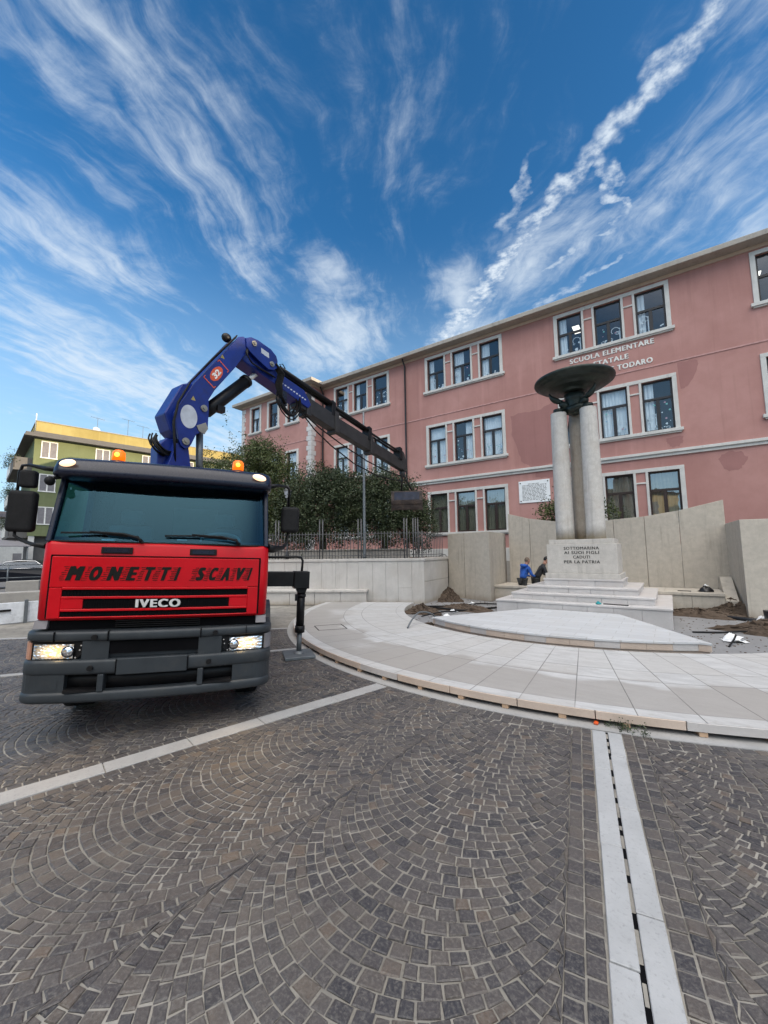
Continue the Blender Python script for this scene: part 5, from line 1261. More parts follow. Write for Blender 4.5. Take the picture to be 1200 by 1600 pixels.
m = MB(); m.tube([(CXR, CYR + .36, 4.52), (CXR, CYR + .50, 4.68), (CXR, CYR + 1.20, 5.41)], [.11, .12, .12], 20); m.tube([(CXR, CYR + 1.16, 5.37), (CXR, CYR + 1.22, 5.43)], .13, 20); m.box(CXR + .02, CXR + .14, CYR + .5, CYR + .66, 4.56, 4.68); m.build('lift_cylinder', 'black_paint', crane)
m = MB(); m.tube([(CXR, CYR + 1.2, 5.41), (CXR, CYR + 1.62, 5.83)], .05, 16); m.build('cylinder_rod', 'badge_silver', crane)
m = MB(); m.tube([(CXR + .04, CYR + .22, 4.10), (CXR + .04, CYR + .24, 3.2)], .06, 14); m.build('stem_cylinder', 'grey_metal', crane)
m = MB()
for s, z, r, off in ((.18, 4.49, .06, .22), (-.13, 3.82, .062, .22), (1.19, 6.13, .055, .25), (1.64, 5.87, .055, .25)): m.tube([(CXR + off - .02, CYR + s, z), (CXR + off + .025, CYR + s, z)], r, 18); m.tube([(CXR + off + .025, CYR + s, z), (CXR + off + .045, CYR + s, z)], r * .5, 12)
m.build('pivot_bolt', 'pin_metal', crane)
cprism([(.05, 4.14), (.22, 4.24), (.27, 4.14), (.2, 4.02), (.1, 4.05)], .221, .235, 'joint_cover', 'pin_metal', .004)
m = MB(); m.add([(CXR + .2225, CYR - .085 + .15 * math.cos(t), 4.268 + .205 * math.sin(t)) for t in np.linspace(0, 2 * math.pi, 41)[:-1]], [tuple(range(40))]); m.build('round_sticker', 'sticker_grey', crane)
# size badge "32" along the boom
bo = Vector((0, .405, 5.215)); bu = Vector((0, .555, .83)).normalized(); bv = Vector((0, -bu.z, bu.y))
def badge(x, y, d=0.0): p = bo + bu * x + bv * y; return (CXR + .2225 + d, CYR + p.y, p.z)
m = MB(); m.add([badge(  .18 * math.cos(t), .095 * math.sin(t), .001) for t in np.linspace(0, 2 * math.pi, 33)[:-1]], [tuple(range(32))]); bd = m.build('badge_oval', 'logo_orange', crane)
m = MB()
for s in (-1, 1):
    for a, b, c, d in ((s * .26 - .01, s * .26 + .01, -.13, .13), (min(s * .26, s * .21), max(s * .26, s * .21), .115, .13), (min(s * .26, s * .21), max(s * .26, s * .21), -.13, -.115)): m.add([badge(a, c, .0015), badge(b, c, .0015), badge(b, d, .0015), badge(a, d, .0015)], [(0, 1, 2, 3)])
m.build('badge_bracket', 'logo_orange', crane)
m = MB(); V, Fc = text_geo('32', w=.20, h=.105, bold=.045, depth=.002); m.add([badge(v[0] - .10, v[1] - .052, .003 + v[2]) for v in V], Fc); m.build('badge_lettering', 'white_paint', crane)
m = MB(); m.add([(CXR + .2515, CYR + s, z) for s, z in ((1.36, 6.12), (1.56, 6.08), (1.57, 5.97), (1.37, 6.01))], [(0, 1, 2, 3)]); m.build('data_plate', 'sticker_grey', crane)
# hydraulic hoses
m = MB(); rd = random.Random(4)
def coil(c, R0, n, off, r=.014):
    for i in range(n):
        rr = R0 * rd.uniform(.75, 1.1); cx_, cz_ = c[0] + rd.uniform(-.05, .05), c[1] + rd.uniform(-.03, .03); o_ = off + rd.uniform(-.06, .06)
        m.tube([(CXR + o_ + .05 * math.sin(t * 2), CYR + cx_ + rr * math.cos(t) * rd.uniform(.98, 1.02), cz_ + rr * .9 * math.sin(t)) for t in np.linspace(R(150), R(395), 20)], r, 6, cap=False)
coil((2.22, 5.22), .32, 8, .16); coil((-.40, 3.76), .23, 9, .10, .014)
for i in range(5):
    o_ = .17 + .025 * i
    m.tube([(CXR + o_, CYR + 1.74, 5.92), (CXR + o_ + .03, CYR + 1.86 + .02 * i, 5.75), (CXR + o_ + .02, CYR + 1.80 + .02 * i, 5.50), (CXR + o_, CYR + 1.92, 5.25), (CXR + o_, CYR + 2.02, 5.12)], .017, 6)
for i in range(3):
    o_ = .235 + .018 * i; m.tube([(CXR + o_ * .9, CYR + .80, 6.10 + .015 * i), (CXR + o_ * .9, CYR + .3, 5.42 + .02 * i), (CXR + o_, CYR - .10, 4.86 + .01 * i), (CXR + o_ + .01, CYR - .30, 4.45), (CXR + o_, CYR - .36, 4.1), (CXR + o_, CYR - .33, 3.75), (CXR + .15, CYR - .25, 3.4)], .013, 6)
for i in range(3):
    o_ = .19 + .02 * i; m.tube([(CXR + o_, CYR + 1.06, 6.02 - .03 * i), (CXR + o_ + .07, CYR + 1.0, 5.86 - .03 * i), (CXR + o_ + .05, CYR + 1.14, 5.72 - .02 * i), (CXR + o_, CYR + 1.34, 5.72 - .02 * i), (CXR + o_, CYR + 1.76, 5.66 - .02 * i)], .013, 6)
m.build('hydraulic_hose', 'black_rubber', crane)
for s, z in ((.52, 5.60), (-.02, 4.62)):
    m = MB(); m.add([(CXR + .2222, CYR + s + a * .045, z + b * .04) for a, b in ((-1, -1), (1, -1), (0, 1))], [(0, 1, 2)]); m.build('warning_label', 'yellow_plaster', crane)
m = MB(); m.box(CXR + .13, CXR + .22, CYR + 1.92, CYR + 2.10, 5.10, 5.42); m.build('valve_block', 'truck_navy', crane, bevel=.01)
m = MB(); m.sphere((CXR + .05, CYR + .70, 6.10), (.08, .10, .09), 8); m.build('work_lamp', 'black_paint', crane)
m = MB()
for i in range(9): s = 1.98 + i * .085; m.box(CXR + .166, CXR + .168, CYR + s, CYR + s + .05, 5.585 - i * .0195, 5.615 - i * .0195)
m.build('boom_lettering', 'sticker_grey', crane)
m = MB()
for pts in ([(2.62, 5.20), (3.3, 4.93), (4.1, 4.70), (5.2, 4.45), (6.3, 4.30), (7.2, 4.28)], [(2.62, 5.20), (3.1, 4.86), (3.7, 4.58), (4.6, 4.28), (5.7, 4.10), (6.9, 4.12), (7.25, 4.2)]):
    sm_ = []
    P4 = [Vector((CXR + .05, CYR + a, b)) for a, b in pts]
    for i in range(len(P4) - 1):
        for q in (0, .5): sm_.append(P4[i].lerp(P4[i + 1], q))
    m.tube(sm_ + [P4[-1]], .017, 6)
m.build('slack_hose', 'black_rubber', crane)

# bucket hanging from the boom head
BX, BY, BZ = -6.88, 11.10, 3.52
bk = thing('digging_bucket', 'worn steel digging bucket hanging from the tip of the crane boom', 'bucket', (BX, BY, BZ))
ba = R(-17); bx_, by_ = Vector((math.cos(ba) , -math.sin(ba), 0)), Vector((math.sin(ba), math.cos(ba), 0))
bx_ = Vector((.86, .51, 0)); by_ = Vector((-.51, .86, 0))
def bpnt(x, y, z): p = Vector((BX, BY, BZ)) + bx_ * x + by_ * y + Vector((0, 0, z)); return tuple(p)
prof = [(-.28, -.30), (-.34, .0), (-.30, .30), (.05, .36), (.30, .25), (.36, -.02), (.20, -.28)]
m = MB()
for s0, s1 in ((-.50, -.465), (.465, .50)): m.prism(prof, lambda y, z: bpnt(s0, y, z), lambda y, z: bpnt(s1, y, z))
m.build('bucket_side', 'rust_steel', bk, bevel=.006)
m = MB(); sh = prof[:6]
for i in range(len(sh) - 1):
    (a, b), (c, d) = sh[i], sh[i + 1]; m.add([bpnt(-.464, a, b), bpnt(.464, a, b), bpnt(.464, c, d), bpnt(-.464, c, d)], [(0, 1, 2, 3)])
m.build('bucket_shell', 'rust_steel', bk).modifiers.new('thick', 'SOLIDIFY').thickness = .025
m = MB()
for z in (-.12, -.27): m.prism([(-.345, z), (-.36, z + .03), (-.33, z + .035), (-.315, z)], lambda y, zz: bpnt(-.46, y, zz), lambda y, zz: bpnt(.46, y, zz))
m.build('wear_strip', 'rust_steel', bk)
m = MB(); m.add([bpnt(-.40, -.349, .02), bpnt(.40, -.349, .02), bpnt(.40, -.325, .27), bpnt(-.40, -.325, .27)], [(0, 1, 2, 3)]); m.build('painted_face', 'worn_blue', bk).modifiers.new('thick', 'SOLIDIFY').thickness = .008
m = MB(); m.tube([bpnt(-.18, .0, .34), (CXR, CYR + 7.1, 4.45)], .03, 8); m.tube([bpnt(.18, .0, .34), (CXR, CYR + 7.1, 4.45)], .03, 8); m.sphere((CXR, CYR + 7.1, 4.40), (.09, .09, .14), 8); m.build('hanger', 'boom_black', bk)

# ------------------------------------------------------------------ green block of flats on the left
gc = Vector((-45.68, 10.88, 0)); gd = Vector((.16, .987, 0)).normalized(); gn = Vector((gd.y, -gd.x, 0))          # along the front, out of the front
gb = thing('apartment_building', 'green block of flats with a yellow roof parapet and balconies full of plants', 'building', (gc.x, gc.y, 0))
def gp(s, n, z): p = gc + gd * s + gn * n; return (p.x, p.y, z)
def gbox(m, s0, s1, n0, n1, z0, z1, mi=None):
    vs = [gp(s, n, z) for z in (z0, z1) for n in (n1, n0) for s in (s0, s1)]
    return m.add(vs, [(0, 2, 3, 1), (4, 5, 7, 6), (0, 1, 5, 4), (2, 6, 7, 3), (0, 4, 6, 2), (1, 3, 7, 5)], mi, False)
m = MB(); gbox(m, 0, 26, -11, 0, 3.7, 12.5); m.build('wall', 'green_plaster', gb)
m = MB(); gbox(m, .5, 26, -10.5, -.6, 0, 3.7); m.build('ground_floor', 'dark_shade_concrete', gb)  # the shade under the flats is put into this dark colour
for k in range(6):
    m = MB(); gbox(m, .05 + k * 4.6, .45 + k * 4.6, -.45, -.05, 0, 3.7); m.build('pillar', 'white_trim', gb)
m = MB(); gbox(m, -.75, 26.5, -11.5, .60, 12.5, 12.62); gbox(m, -.65, 26.5, -11.4, .50, 12.624, 12.86); gbox(m, -.1, 26.2, -11, .1, 12.864, 13.1); m.build('eave', 'dark_shade_concrete', gb, bevel=.02)
m = MB(); gbox(m, .05, 26, -10.8, -.1, 13.1, 14.05); m.build('parapet', 'yellow_plaster', gb)
m = MB(); gbox(m, 0, 26, -10.9, -.05, 14.052, 14.12); m.build('parapet_cap', 'concrete', gb)
for z0, z1 in ((10.8, 12.2), (7.75, 9.2), (4.8, 6.24)):
    for s0 in (.55, 4.6, 8.6, 12.6, 17, 21):
        m = MB(); w = 1.02
        for a, b, c, d in ((s0 - .08, s0, z0, z1), (s0 + w, s0 + w + .08, z0, z1), (s0 - .08, s0 + w + .08, z1, z1 + .08), (s0 - .12, s0 + w + .12, z0 - .09, z0), (s0 + w / 2 - .05, s0 + w / 2 + .05, z0, z1)): gbox(m, a, b, -.02, .05, c, d)
        f = m.build('window', 'white_paint', gb)
        m = MB(); gbox(m, s0, s0 + w, -.01, .02, z0, z1); m.build('shutter', 'shutter_grey', f)
for k, z in enumerate((3.7, 6.7, 9.7)):           # balconies on the narrow end
    m = MB(); gbox(m, -1.25, 0, -9.5, -.6, z - .15, z + .02); b_ = m.build('balcony', 'dark_shade_concrete', gb)
    m = MB(); gbox(m, -1.25, -1.15, -9.5, -.6, z + .02, z + 1.0); gbox(m, -1.25, 0, -.7, -.6, z + .02, z + 1.0); m.build('balcony_front', 'dark_shade_concrete', b_)
    m = MB(); gbox(m, -1.29, -1.255, -9.4, -4.6, z + .05, z + .98); m.build('sunlit_strip', 'white_paint', b_)  # sunlit stretch of the balcony front, put into white colour
    V = [(*gp(-1.15, -.8 - i * 1.3, z + 1.15),) for i in range(7)]
    lm, T = leaves('x', None, None, [(v[0], v[1], v[2], .35, .5, .35 + .3 * (i % 3 == 0), 1) for i, v in enumerate(V)], 1300, .11, .3, 50 + k)
    lm.build('balcony_plant', 'leaf_dark', b_, tint=T)
def antenna(m, s, n, z, h, w):
    p = gp(s, n, z); m.tube([p, (p[0], p[1], z + h)], .02, 5)
    a, b = gp(s - w, n, z + h), gp(s + w, n, z + h - .1); m.tube([a, b], .012, 4)
    for i in range(6): q = Vector(a).lerp(Vector(b), i / 5); m.tube([q - gn * .25, q + gn * .25], .008, 4)
for s, h in ((4.75, 1.6), (7.4, 2.0), (8.8, 1.6), (10.5, 1.4)):
    m = MB(); antenna(m, s, -1.2, 14.1, h, .55); m.build('aerial', 'grey_metal', gb)
m = MB(); M_ = Matrix.Translation(gp(4.6, -.6, 14.3)) @ Matrix.Rotation(R(70), 4, 'Y'); m.lathe([(.02, .1), (.2, .05), (.33, 0), (.33, -.02), (.2, .03), (.02, .08)], M_, 18); m.tube([gp(4.6, -.7, 14.05), gp(4.6, -.65, 14.3)], .03, 6); m.build('satellite_dish', 'sticker_grey', gb)
m = MB(); m.tube([gp(.02, -.2, 13.1), gp(.02, -.2, 14.75)], .04, 6); m.build('roof_pipe', 'white_paint', gb)

# far houses, lit by the low sun, and the houses across the square that the school windows mirror
def house(name, label, x0, x1, y0, y1, h, wallm, faces, step=3.4, cat='house'):
    hs = thing(name, label, cat, ((x0 + x1) / 2, (y0 + y1) / 2, 0))
    m = MB(); m.box(x0, x1, y0, y1, 0, h); m.build('wall', wallm, hs)
    m = MB(); m.prism([(x0 - .4, h), (x1 + .4, h), (x1 + .4, h + .25), ((x0 + x1) / 2, h + 1.6), (x0 - .4, h + .25)], lambda x, z: (x, y0 - .4, z), lambda x, z: (x, y1 + .4, z)); m.build('roof', 'rust_steel', hs)
    nf = int(h // 3.1)
    for f in range(nf):
        z = .9 + f * 3.1
        for ax, c in faces:
            lo, hi = (x0, x1) if ax == 'y' else (y0, y1); n = max(1, int((hi - lo) / step))
            for i in range(n):
                a = lo + (hi - lo) * (i + .5) / n; m = MB()
                if ax == 'y': m.box(a - .5, a + .5, min(c, c + .05 * (1 if c >= y1 else -1)), max(c, c + .05 * (1 if c >= y1 else -1)), z, z + 1.5)
                else: m.box(min(c, c + .05 * (1 if c >= x1 else -1)), max(c, c + .05 * (1 if c >= x1 else -1)), a - .5, a + .5, z, z + 1.5)
                m.build('window', 'shutter_grey', hs)
    return hs
house('town_house', 'pale ochre house far down the street at the left edge', -84, -74, -6, 8, 9, 'ochre_plaster', (('x', -74),))
house('town_house', 'cream house far away behind the parked car', -92, -80, 12, 24, 7.5, 'white_trim', (('x', -80),))
house('town_house', 'ochre house across the square mirrored in the school windows', -16, 4, -40, -28, 9.6, 'ochre_plaster', (('y', -28),))
house('town_house', 'yellow house across the square mirrored in the school windows', 7, 24, -38, -26, 8.2, 'yellow_plaster', (('y', -26),))
house('town_house', 'white house across the square mirrored in the school windows', -44, -20, -42, -30, 7.4, 'white_trim', (('y', -30),))
tree('street_tree', 'autumn-coloured street tree at the far left edge', (-62, 7.6, 0), [(-62, 7.6, 7.5, 2.0, 2.0, 3.0, 3), (-62.5, 7.2, 5.2, 2.2, 2.2, 2.0, 2)], 9000, .2, 'leaf_autumn', 21)
# awning and low shed by the flats
aw = thing('market_awning', 'pale awning on posts beside the green flats at the left edge', 'awning', (-44, 8.6, 0))
m = MB(); m.prism([(-47, 3.3), (-42.5, 2.7), (-42.5, 2.76), (-47, 3.36)], lambda x, z: (x, 6.0, z), lambda x, z: (x, 10.4, z)); m.build('canvas', 'shutter_grey', aw)
for x, y in ((-42.6, 6.2), (-42.6, 10.2), (-46.8, 6.2)):
    m = MB(); m.tube([(x, y, 0), (x, y, 2.72 + (.6 if x < -45 else 0))], .05, 8); m.build('post', 'grey_metal', aw)

# parked car, side view
pc_ = Vector((-33.6, 7.75, 0)); ca, cb_ = Vector((.42, .91, 0)).normalized(), Vector((.91, -.42, 0)).normalized()        # length axis, towards the square
car = thing('parked_car', 'black parked car behind a low concrete block', 'car', pc_)
def kp(s, n, z): p = pc_ + ca * s + cb_ * n; return (p.x, p.y, z * 1.16)
body = [(-2.15, .35), (-2.2, .62), (-2.05, .86), (-1.2, .98), (-.55, 1.40), (.1, 1.48), (.9, 1.43), (1.75, 1.02), (2.12, .95), (2.2, .55), (2.1, .32)]
m = MB(); m.prism(body, lambda s, z: kp(s, -.82 + .12 * (z > 1.0), z), lambda s, z: kp(s, .86 - .14 * (z > 1.0), z)); m.build('body', 'car_black', car, bevel=.06, seg=3)
m = MB(); m.prism([(-1.0, 1.02), (-.5, 1.35), (.1, 1.41), (.85, 1.37), (1.35, 1.05)], lambda s, z: kp(s, .70, z), lambda s, z: kp(s, .865 - .09 * (z > 1.1), z)); m.build('side_window', 'window_glass', car)
m = MB(); e_ = [(-1.05, 1.0), (-.52, 1.37), (.1, 1.43), (.88, 1.39), (1.42, 1.03), (-1.05, 1.0)]; m.tube([kp(s, .875 - .09 * (z > 1.1), z) for s, z in e_], .02, 6); m.build('window_trim', 'chrome', car)
for s in (-1.35, 1.3):
    M_ = Matrix.Translation(kp(s, .74, .33)) @ Matrix(((ca.x, 0, cb_.x, 0), (ca.y, 0, cb_.y, 0), (0, 1, 0, 0), (0, 0, 0, 1))); w_ = child_empty('wheel', car)
    m = MB(); m.lathe([(.2, -.1), (.32, -.1), (.33, 0), (.32, .1), (.2, .1)], M_, 24); m.build('tyre', 'black_rubber', w_)
    m = MB(); m.lathe([(.02, .09), (.2, .08), (.2, .0)], M_, 16); m.build('rim', 'grey_metal', w_)
# concrete blocks and barrier on the left
def cblock(c, ang, lx, ly, h, label, grp=None, mat='concrete'):
    ax = (math.cos(ang), math.sin(ang)); ay = (-ax[1], ax[0]); m = MB(); m.obox(c, ax, ay, lx / 2, ly / 2, 0, h)
    return tag(m.build('concrete_block', mat, bevel=.03), label, 'block', grp)
cblock((-28.4, 6.75), R(66), 1.35, .5, .62, 'low grey concrete block in front of the black parked car')
cblock((-21.2, 4.85), R(68), 2.6, .6, .52, 'long low concrete block with a warm stained end left of the cab')
cblock((-22.1, 2.35), R(68), 1.7, .6, .50, 'short beige concrete block at the left edge of the square', None, 'beige_trim')
bb = thing('barrier_board', 'white plank barrier lying low beside the truck at the left edge', 'barrier', (-15.5, 3.3, 0))
m = MB(); ax, ay = (.16, .987), (-.987, .16); m.obox((-15.5, 3.2), ax, ay, 1.5, .03, .02, .60); m.build('board', 'barrier_white', bb, bevel=.01)
for s in (-.6, .55):
    m = MB(); m.obox((-15.5 + ax[0] * s + .05, 3.2 + ax[1] * s), ax, ay, .04, .05, .0, .66); m.build('stake', 'grey_metal', bb)
m = MB(); m.obox((-15.46, 3.05), ax, ay, .38, .012, .36, .42); m.build('stain', 'black_paint', bb)
rl = thing('metal_railing', 'thin grey metal railing on posts in front of the parked car', 'railing', (-30, 6, 0))
m = MB()
for z in (1.45, .75): m.tube([(-31.0, 3.0, z), (-28.9, 8.6, z)], .03, 6)
m.build('rail', 'grey_metal', rl)
for q in (0.25, .6, .98):
    m = MB(); p = Vector((-31.0, 3.0, 0)).lerp(Vector((-28.9, 8.6, 0)), q); m.tube([p, p + Vector((0, 0, 1.5 if q > .3 else 3.2))], .035, 6); m.build('post', 'grey_metal', rl)

# ------------------------------------------------------------------ building-site clutter
def heap(c, rx, ry, h, seed, label, mat='soil', name='soil_heap', cat='soil heap'):
    g_ = np.random.default_rng(seed); m = MB(); n, k = 60, 18; vs = []
    for i in range(k + 1):
        q = i / k
        for j in range(n):
            t = 2 * math.pi * j / n; e = 1 + .22 * math.sin(3 * t + seed) + .12 * math.sin(7 * t + seed * 2)
            z = h * (1 - q ** 1.3) * (1 + .25 * math.sin(5 * t + 4 * q + seed)) + g_.normal() * h * .07 + .018 * g_.random()
            vs.append((c[0] + rx * q * e * math.cos(t) + g_.normal() * .016, c[1] + ry * q * e * math.sin(t) + g_.normal() * .016, .012 + max(0, z) if i < k else .0))
    fs = [(i * n + j, i * n + (j + 1) % n, (i + 1) * n + (j + 1) % n, (i + 1) * n + j)[::-1] for i in range(k) for j in range(n)]
    m.add(vs, fs, smooth=False); return tag(m.build(name, mat), label, cat)
heap((-6.95, 14.1), .48, .38, .42, 1, 'small pointed heap of dark soil against the corner of the stone block')
heap((-6.35, 11.0), .62, .40, .22, 2, 'dark soil bank beside the inner curve of the platform')
heap((-5.6, 12.4), 1.0, .7, .14, 3, 'flat spread of dark soil and roots left of the pedestal steps')
heap((1.35, 15.3), .75, .5, .34, 4, 'brown soil heap at the end of the ledge by the right-hand stone block')
heap((.55, 14.45), 1.2, .45, .16, 5, 'long low ridge of trampled soil under the memorial ledge')
heap((1.95, 12.2), 1.1, .55, .30, 6, 'wide brown soil mound at the right edge of the site')
heap((-4.95, 9.0), .45, .35, .10, 7, 'little soil spill at the left point of the triangular step')
def litter(c, r, seed, label, mat='plastic_white', name='plastic_sheet', cat='plastic sheet', z=.02, h=.6):
    g_ = np.random.default_rng(seed); m = MB(); n, k = 14, 5; vs = [(c[0], c[1], z + r * h)]
    for i in range(1, k + 1):
        for j in range(n):
            t = 2 * math.pi * j / n; q = i / k; rr = r * q * (1 + .35 * g_.normal() * q); vs.append((c[0] + rr * math.cos(t), c[1] + rr * math.sin(t), z + max(.004, r * h * (1 - q) + g_.normal() * r * .14)))
    fs = [(0, 1 + j, 1 + (j + 1) % n) for j in range(n)] + [(1 + i * n + j, 1 + (i + 1) * n + j, 1 + (i + 1) * n + (j + 1) % n, 1 + i * n + (j + 1) % n) for i in range(k - 1) for j in range(n)]
    m.add(vs, fs, smooth=True); return tag(m.build(name, mat), label, cat)
litter((-5.45, 10.85), .11, 1, 'small white plastic scrap nearest the pointed step, on the soil left of it')
litter((-5.66, 11.75), .13, 2, 'crumpled white plastic lump lying on the black cables')
litter((-5.70, 12.6), .08, 3, 'tiny white scrap on the spread soil halfway to the stone block')
litter((-5.80, 13.6), .13, 4, 'flat white strip of plastic near the foot of the stone block')
litter((.93, 10.95), .22, 5, 'crumpled white sheet on the dusty ground right of the pointed step')
litter((1.80, 13.75), .26, 6, 'white plastic bundle at the foot of the right-hand stone block')
litter((-1.60, 11.86), .09, 7, 'teal cloth dropped on the lowest pedestal step', 'cloth_teal', 'work_cloth', 'cloth', .487, .9)
litter((.80, 15.65), .17, 8, 'black bag with a pale top sitting on the memorial ledge', 'plastic_black', 'bin_bag', 'bag', .582, 1.2)
litter((.82, 15.66), .06, 9, 'pale scrap tied at the top of the black bag', 'plastic_white', 'bag_tie', 'scrap', .76, .8)
def rod(pts, r, label, name='black_cable', mat='black_rubber', cat='cable'):
    P_ = [Vector(p) for p in pts]; out = []
    for i in range(len(P_) - 1):
        p0, p1, p2, p3 = P_[max(0, i - 1)], P_[i], P_[i + 1], P_[min(len(P_) - 1, i + 2)]
        for q in np.linspace(0, 1, 6)[:-1]:
            out.append(.5 * (2 * p1 + (p2 - p0) * q + (2 * p0 - 5 * p1 + 4 * p2 - p3) * q * q + (3 * p1 - p0 - 3 * p2 + p3) * q ** 3))
    m = MB(); m.tube(out + [P_[-1]], r, 7); return tag(m.build(name, mat), label, cat)
rod([(-7.2, 12.2, .05), (-6.6, 12.1, .06), (-6.0, 11.7, .10), (-5.4, 11.9, .05), (-5.0, 12.6, .05), (-4.7, 13.2, .04)], .03, 'thick black cable winding across the soil left of the steps')
rod([(-7.0, 11.5, .10), (-6.4, 11.9, .12), (-6.0, 12.6, .06), (-5.6, 13.4, .08), (-5.0, 14.0, .04)], .022, 'thin black cable running past the corner of the stone block')
rod([(-5.9, 10.2, .06), (-5.6, 10.9, .12), (-5.5, 11.6, .06), (-5.9, 12.2, .05)], .02, 'short black cable looping over the soil by the inner curve')
rod([(-5.02, 8.02, .16), (-5.07, 8.30, .30), (-5.10, 8.70, .42), (-4.98, 9.05, .36), (-4.86, 9.25, .18)], .020, 'dark hose arching from the platform edge to the soil', 'garden_hose', 'grey_metal', 'hose')
rod([(-8.05, 15.5, 1.70), (-7.75, 15.52, 1.74), (-7.72, 15.46, 1.45), (-7.705, 15.45, .6), (-7.70, 15.45, .05)], .014, 'thin dark cable hanging down at the joint of the retaining wall')
rod([(.3, 11.5, .03), (.8, 11.7, .04), (1.3, 12.0, .06), (1.8, 12.1, .05)], .02, 'black cable lying across the dusty slab on the right')
rod([(.80, 10.2, .02), (.92, 10.6, .10), (.98, 10.9, .14)], .016, 'black stalk sticking out under the crumpled sheet')
rod([(1.15, 14.2, .05), (1.7, 13.9, .06), (2.6, 13.8, .05)], .05, 'thick black pipe lying below the right-hand stone block', 'drain_pipe', 'plastic_black', 'pipe')
m = MB(); m.tube([(-1.48, 11.86, .50), (-.92, 11.80, .50)], .012, 6); tag(m.build('tool_handle', 'black_paint'), 'thin dark tool handle lying on the lowest pedestal step beside the teal cloth', 'tool')
m = MB(); m.box(.12, .46, 15.55, 15.62, .582, .60); tag(m.build('metal_bar', 'black_paint'), 'short dark bar lying on the memorial ledge', 'bar')
m = MB(); m.lathe([(.13, .012), (.15, .35), (.155, .36)], Matrix.Translation((1.92, 13.55, 0)), 20); tag(m.build('site_bucket', 'plastic_black'), 'black builder\'s bucket standing by the right-hand stone block', 'bucket')
m = MB(); m.box(-.80, -.755, 5.03, 5.10, .01, .035); tag(m.build('orange_scrap', 'orange_plastic', bevel=.01), 'bit of orange plastic stuck under the platform edge', 'scrap')
m = MB(); m.obox((-5.95, 16.0), (.3, .95), (-.95, .3), .5, .05, .0, .55); tag(m.build('leaning_slab', 'clad_marble', bevel=.01), 'spare marble slab standing on edge behind the two workers', 'slab')
lm, T = leaves('w', None, None, [(-.52, 5.06, .03, .10, .04, .03, 3), (-.34, 5.03, .03, .08, .03, .03, 2), (-.66, 5.08, .03, .05, .03, .03, 1)], 420, .022, .1, 77)
tag(lm.build('edge_weeds', 'leaf_dark', tint=T), 'green weeds growing from under the platform edge beside the drain', 'weeds')
def scatter(name, label, n, area, size, mat, seed, kind):
    g_ = random.Random(seed); m = MB(); c = 0
    while c < n:
        p = area(g_); r = size * g_.uniform(.4, 1.3); a = g_.uniform(0, 6.28); b = Vector((p[0], p[1], .012)); vs = []
        for z, k in ((0, 1), (r * .55, .8)):
            for i in range(5): t = a + i * 1.257; q = r * k * g_.uniform(.7, 1.2); vs.append((b.x + q * math.cos(t), b.y + q * math.sin(t), b.z + z * g_.uniform(.6, 1.1)))
        m.add(vs, [(4, 3, 2, 1, 0), (5, 6, 7, 8, 9)] + [(i, (i + 1) % 5, 5 + (i + 1) % 5, 5 + i) for i in range(5)]); c += 1
    return tag(m.build(name, mat), label, 'rubble', kind=kind)
def site_area(g_):
    while True:
        x, y = g_.uniform(-7.2, 2.6), g_.uniform(9.2, 15.0)
        if (x - PC[0]) ** 2 + (y - PC[1]) ** 2 < 26 and not (-4.4 < x < .1 and 8.6 < y): return (x, y)
        if x > .1 and (x - PC[0]) ** 2 + (y - PC[1]) ** 2 > 26 and y > 10: return (x, y)
scatter('soil_crumbs', 'loose clods of soil strewn over the ground inside the platform', 700, site_area, .020, 'soil', 31, 'stuff')
scatter('stone_rubble', 'small pale stone chips strewn over the ground inside the platform', 160, site_area, .018, 'concrete', 32, 'stuff')

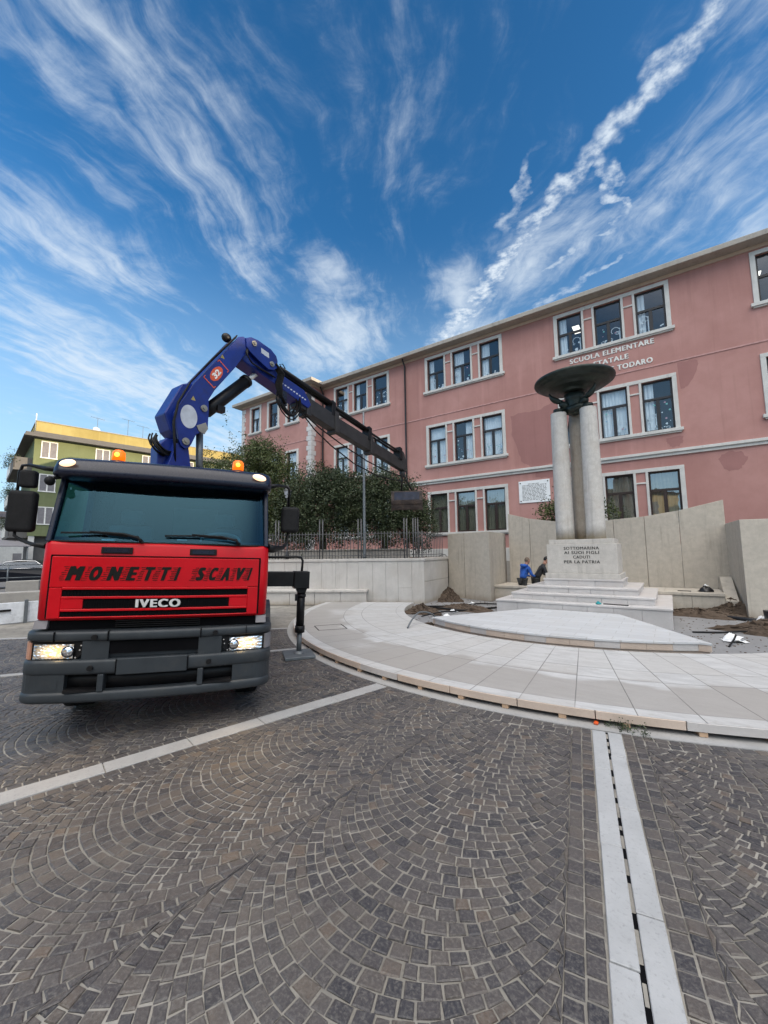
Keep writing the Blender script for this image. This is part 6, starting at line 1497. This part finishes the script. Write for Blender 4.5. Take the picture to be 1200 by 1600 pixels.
# ------------------------------------------------------------------ two workers beside the steps
def skin_body(parent, name, joints, bones, mat, root):
    me = bpy.data.meshes.new(name); names = list(joints); idx = {n: i for i, n in enumerate(names)}
    me.from_pydata([joints[n][0] for n in names], [(idx[a], idx[b]) for a, b in bones], []); me.materials.append(MATS[mat])
    o = bpy.data.objects.new(name, me); COL.objects.link(o); o.parent = parent
    md = o.modifiers.new('skin', 'SKIN'); md.use_smooth_shade = True
    for n in names:
        v = me.skin_vertices[0].data[idx[n]]; r_ = joints[n][1]; v.radius = (r_, r_) if not isinstance(r_, tuple) else r_; v.use_root = n == root
    s_ = o.modifiers.new('sub', 'SUBSURF'); s_.levels = 2; s_.render_levels = 2
    return o
def person(label, loc, yaw, lean, jacket, hairm, hood, seed, hands_fwd=.32):
    p = thing('person', label, 'person', mat=Matrix.Translation(loc) @ Matrix.Rotation(yaw, 4, 'Z'))
    L = lambda y, z: (0, y, z)
    hip = .90; sh = (lean * .50, hip + .46); J = {}
    J['pelvis'] = ((0, 0, hip), .15); J['waist'] = ((0, lean * .18, hip + .16), (.155, .115)); J['chest'] = ((0, lean * .38, hip + .36), (.175, .125)); J['neck0'] = ((0, lean * .50, hip + .50), .085)
    J['neck'] = ((0, lean * .56, hip + .56), .058)
    bones = [('pelvis', 'waist'), ('waist', 'chest'), ('chest', 'neck0'), ('neck0', 'neck')]
    for s, nm in ((-1, 'l'), (1, 'r')):
        J['sh' + nm] = ((s * .185, lean * .44, hip + .44), .075); J['el' + nm] = ((s * .25, lean * .40 + .10, hip + .17), .058); J['wr' + nm] = ((s * .15, lean * .40 + hands_fwd, hip + .10), .042)
        bones += [('chest', 'sh' + nm), ('sh' + nm, 'el' + nm), ('el' + nm, 'wr' + nm)]
        J['hp' + nm] = ((s * .10, 0, hip - .06), .105); J['kn' + nm] = ((s * .11, .05, .48), .075); J['an' + nm] = ((s * .11, -.02, .09), .055); J['to' + nm] = ((s * .12, .14, .045), .042)
    up = {k: v for k, v in J.items() if k[:2] not in ('hp', 'kn', 'an', 'to')}
    skin_body(p, 'jacket', up, bones, jacket, 'pelvis')
    lg = {'pelvis': ((0, 0, hip - .02), .135)}; lb = []
    for nm in 'lr':
        for k in ('hp', 'kn', 'an', 'to'): lg[k + nm] = J[k + nm]
        lb += [('pelvis', 'hp' + nm), ('hp' + nm, 'kn' + nm), ('kn' + nm, 'an' + nm), ('an' + nm, 'to' + nm)]
    skin_body(p, 'trousers', lg, lb, 'trousers', 'pelvis')
    hc = Vector((0, lean * .66 + .02, hip + .70)); tilt = Matrix.Rotation(-lean * .7, 4, 'X')
    m = MB(); m.sphere(hc, (.078, .098, .118), 12, tilt); m.sphere(hc + tilt @ Vector((0, .095, -.015)), (.014, .022, .024), 6); m.sphere(hc + tilt @ Vector((0, .045, -.085)), (.05, .052, .04), 8)
    for s in (-1, 1): m.sphere(hc + tilt @ Vector((s * .078, -.005, -.005)), (.012, .022, .032), 6)
    m.tube([hc + tilt @ Vector((0, -.01, -.06)), Vector((0, lean * .52, hip + .52))], [.056, .062], 12)
    hd = m.build('head', 'skin', p, local=True)
    m = MB()
    for s in (-1, 1): m.sphere(hc + tilt @ Vector((s * .031, .088, .012)), (.011, .006, .007), 6)
    m.box(-.024, .024, .083, .094, -.052, -.046, Matrix.Translation(hc) @ tilt); m.build('face_features', 'hair', p, local=True)
    m = MB(); m.sphere(hc + tilt @ Vector((0, -.022, .026)), (.086, .096, .108), 12, tilt); m.build('hair', hairm, p, local=True)
    if hood:
        m = MB(); m.tube([Vector((-.11, lean * .50, hip + .50)), Vector((-.10, lean * .46 - .10, hip + .52)), Vector((0, lean * .44 - .14, hip + .50)), Vector((.10, lean * .46 - .10, hip + .52)), Vector((.11, lean * .50, hip + .50))], [.05, .065, .075, .065, .05], 10); m.build('hood', jacket, p, local=True)
    for s in (-1, 1):          # hands: palm, four fingers and a thumb
        w = Vector(J['wrl' if s < 0 else 'wrr'][0]); m = MB(); d = Vector((-s * .25, .9, -.25)).normalized(); sd = Vector((0, 0, 1)).cross(d).normalized(); nn = d.cross(sd)
        m.tube([w - d * .01, w + d * .04, w + d * .085], [.027, .036, .034], 8)
        for k, l in ((-1.5, .058), (-.5, .072), (.5, .068), (1.5, .052)):
            b0 = w + d * .083 + sd * (k * .017); m.tube([b0, b0 + d * l * .55 - nn * .004, b0 + d * l * .85 - nn * .022, b0 + d * l - nn * .04], [.0092, .009, .008, .006], 6)
        b0 = w + d * .03 + sd * (-s * .034); m.tube([b0, b0 + d * .03 + sd * (-s * .02), b0 + d * .06 + sd * (-s * .022) - nn * .012], [.012, .0105, .007], 6)
        m.build('hand', 'skin', p, local=True)
    return p
person('worker in a bright blue hooded jacket seen from behind beside the steps', (-4.62, 15.62, -.10), R(-38), .36, 'jacket_blue', 'hair_grey', True, 1)
person('worker with black hair and dark jacket bending forward beside the one in blue', (-4.22, 15.95, -.08), R(-62), .62, 'jacket_dark', 'hair', False, 2)
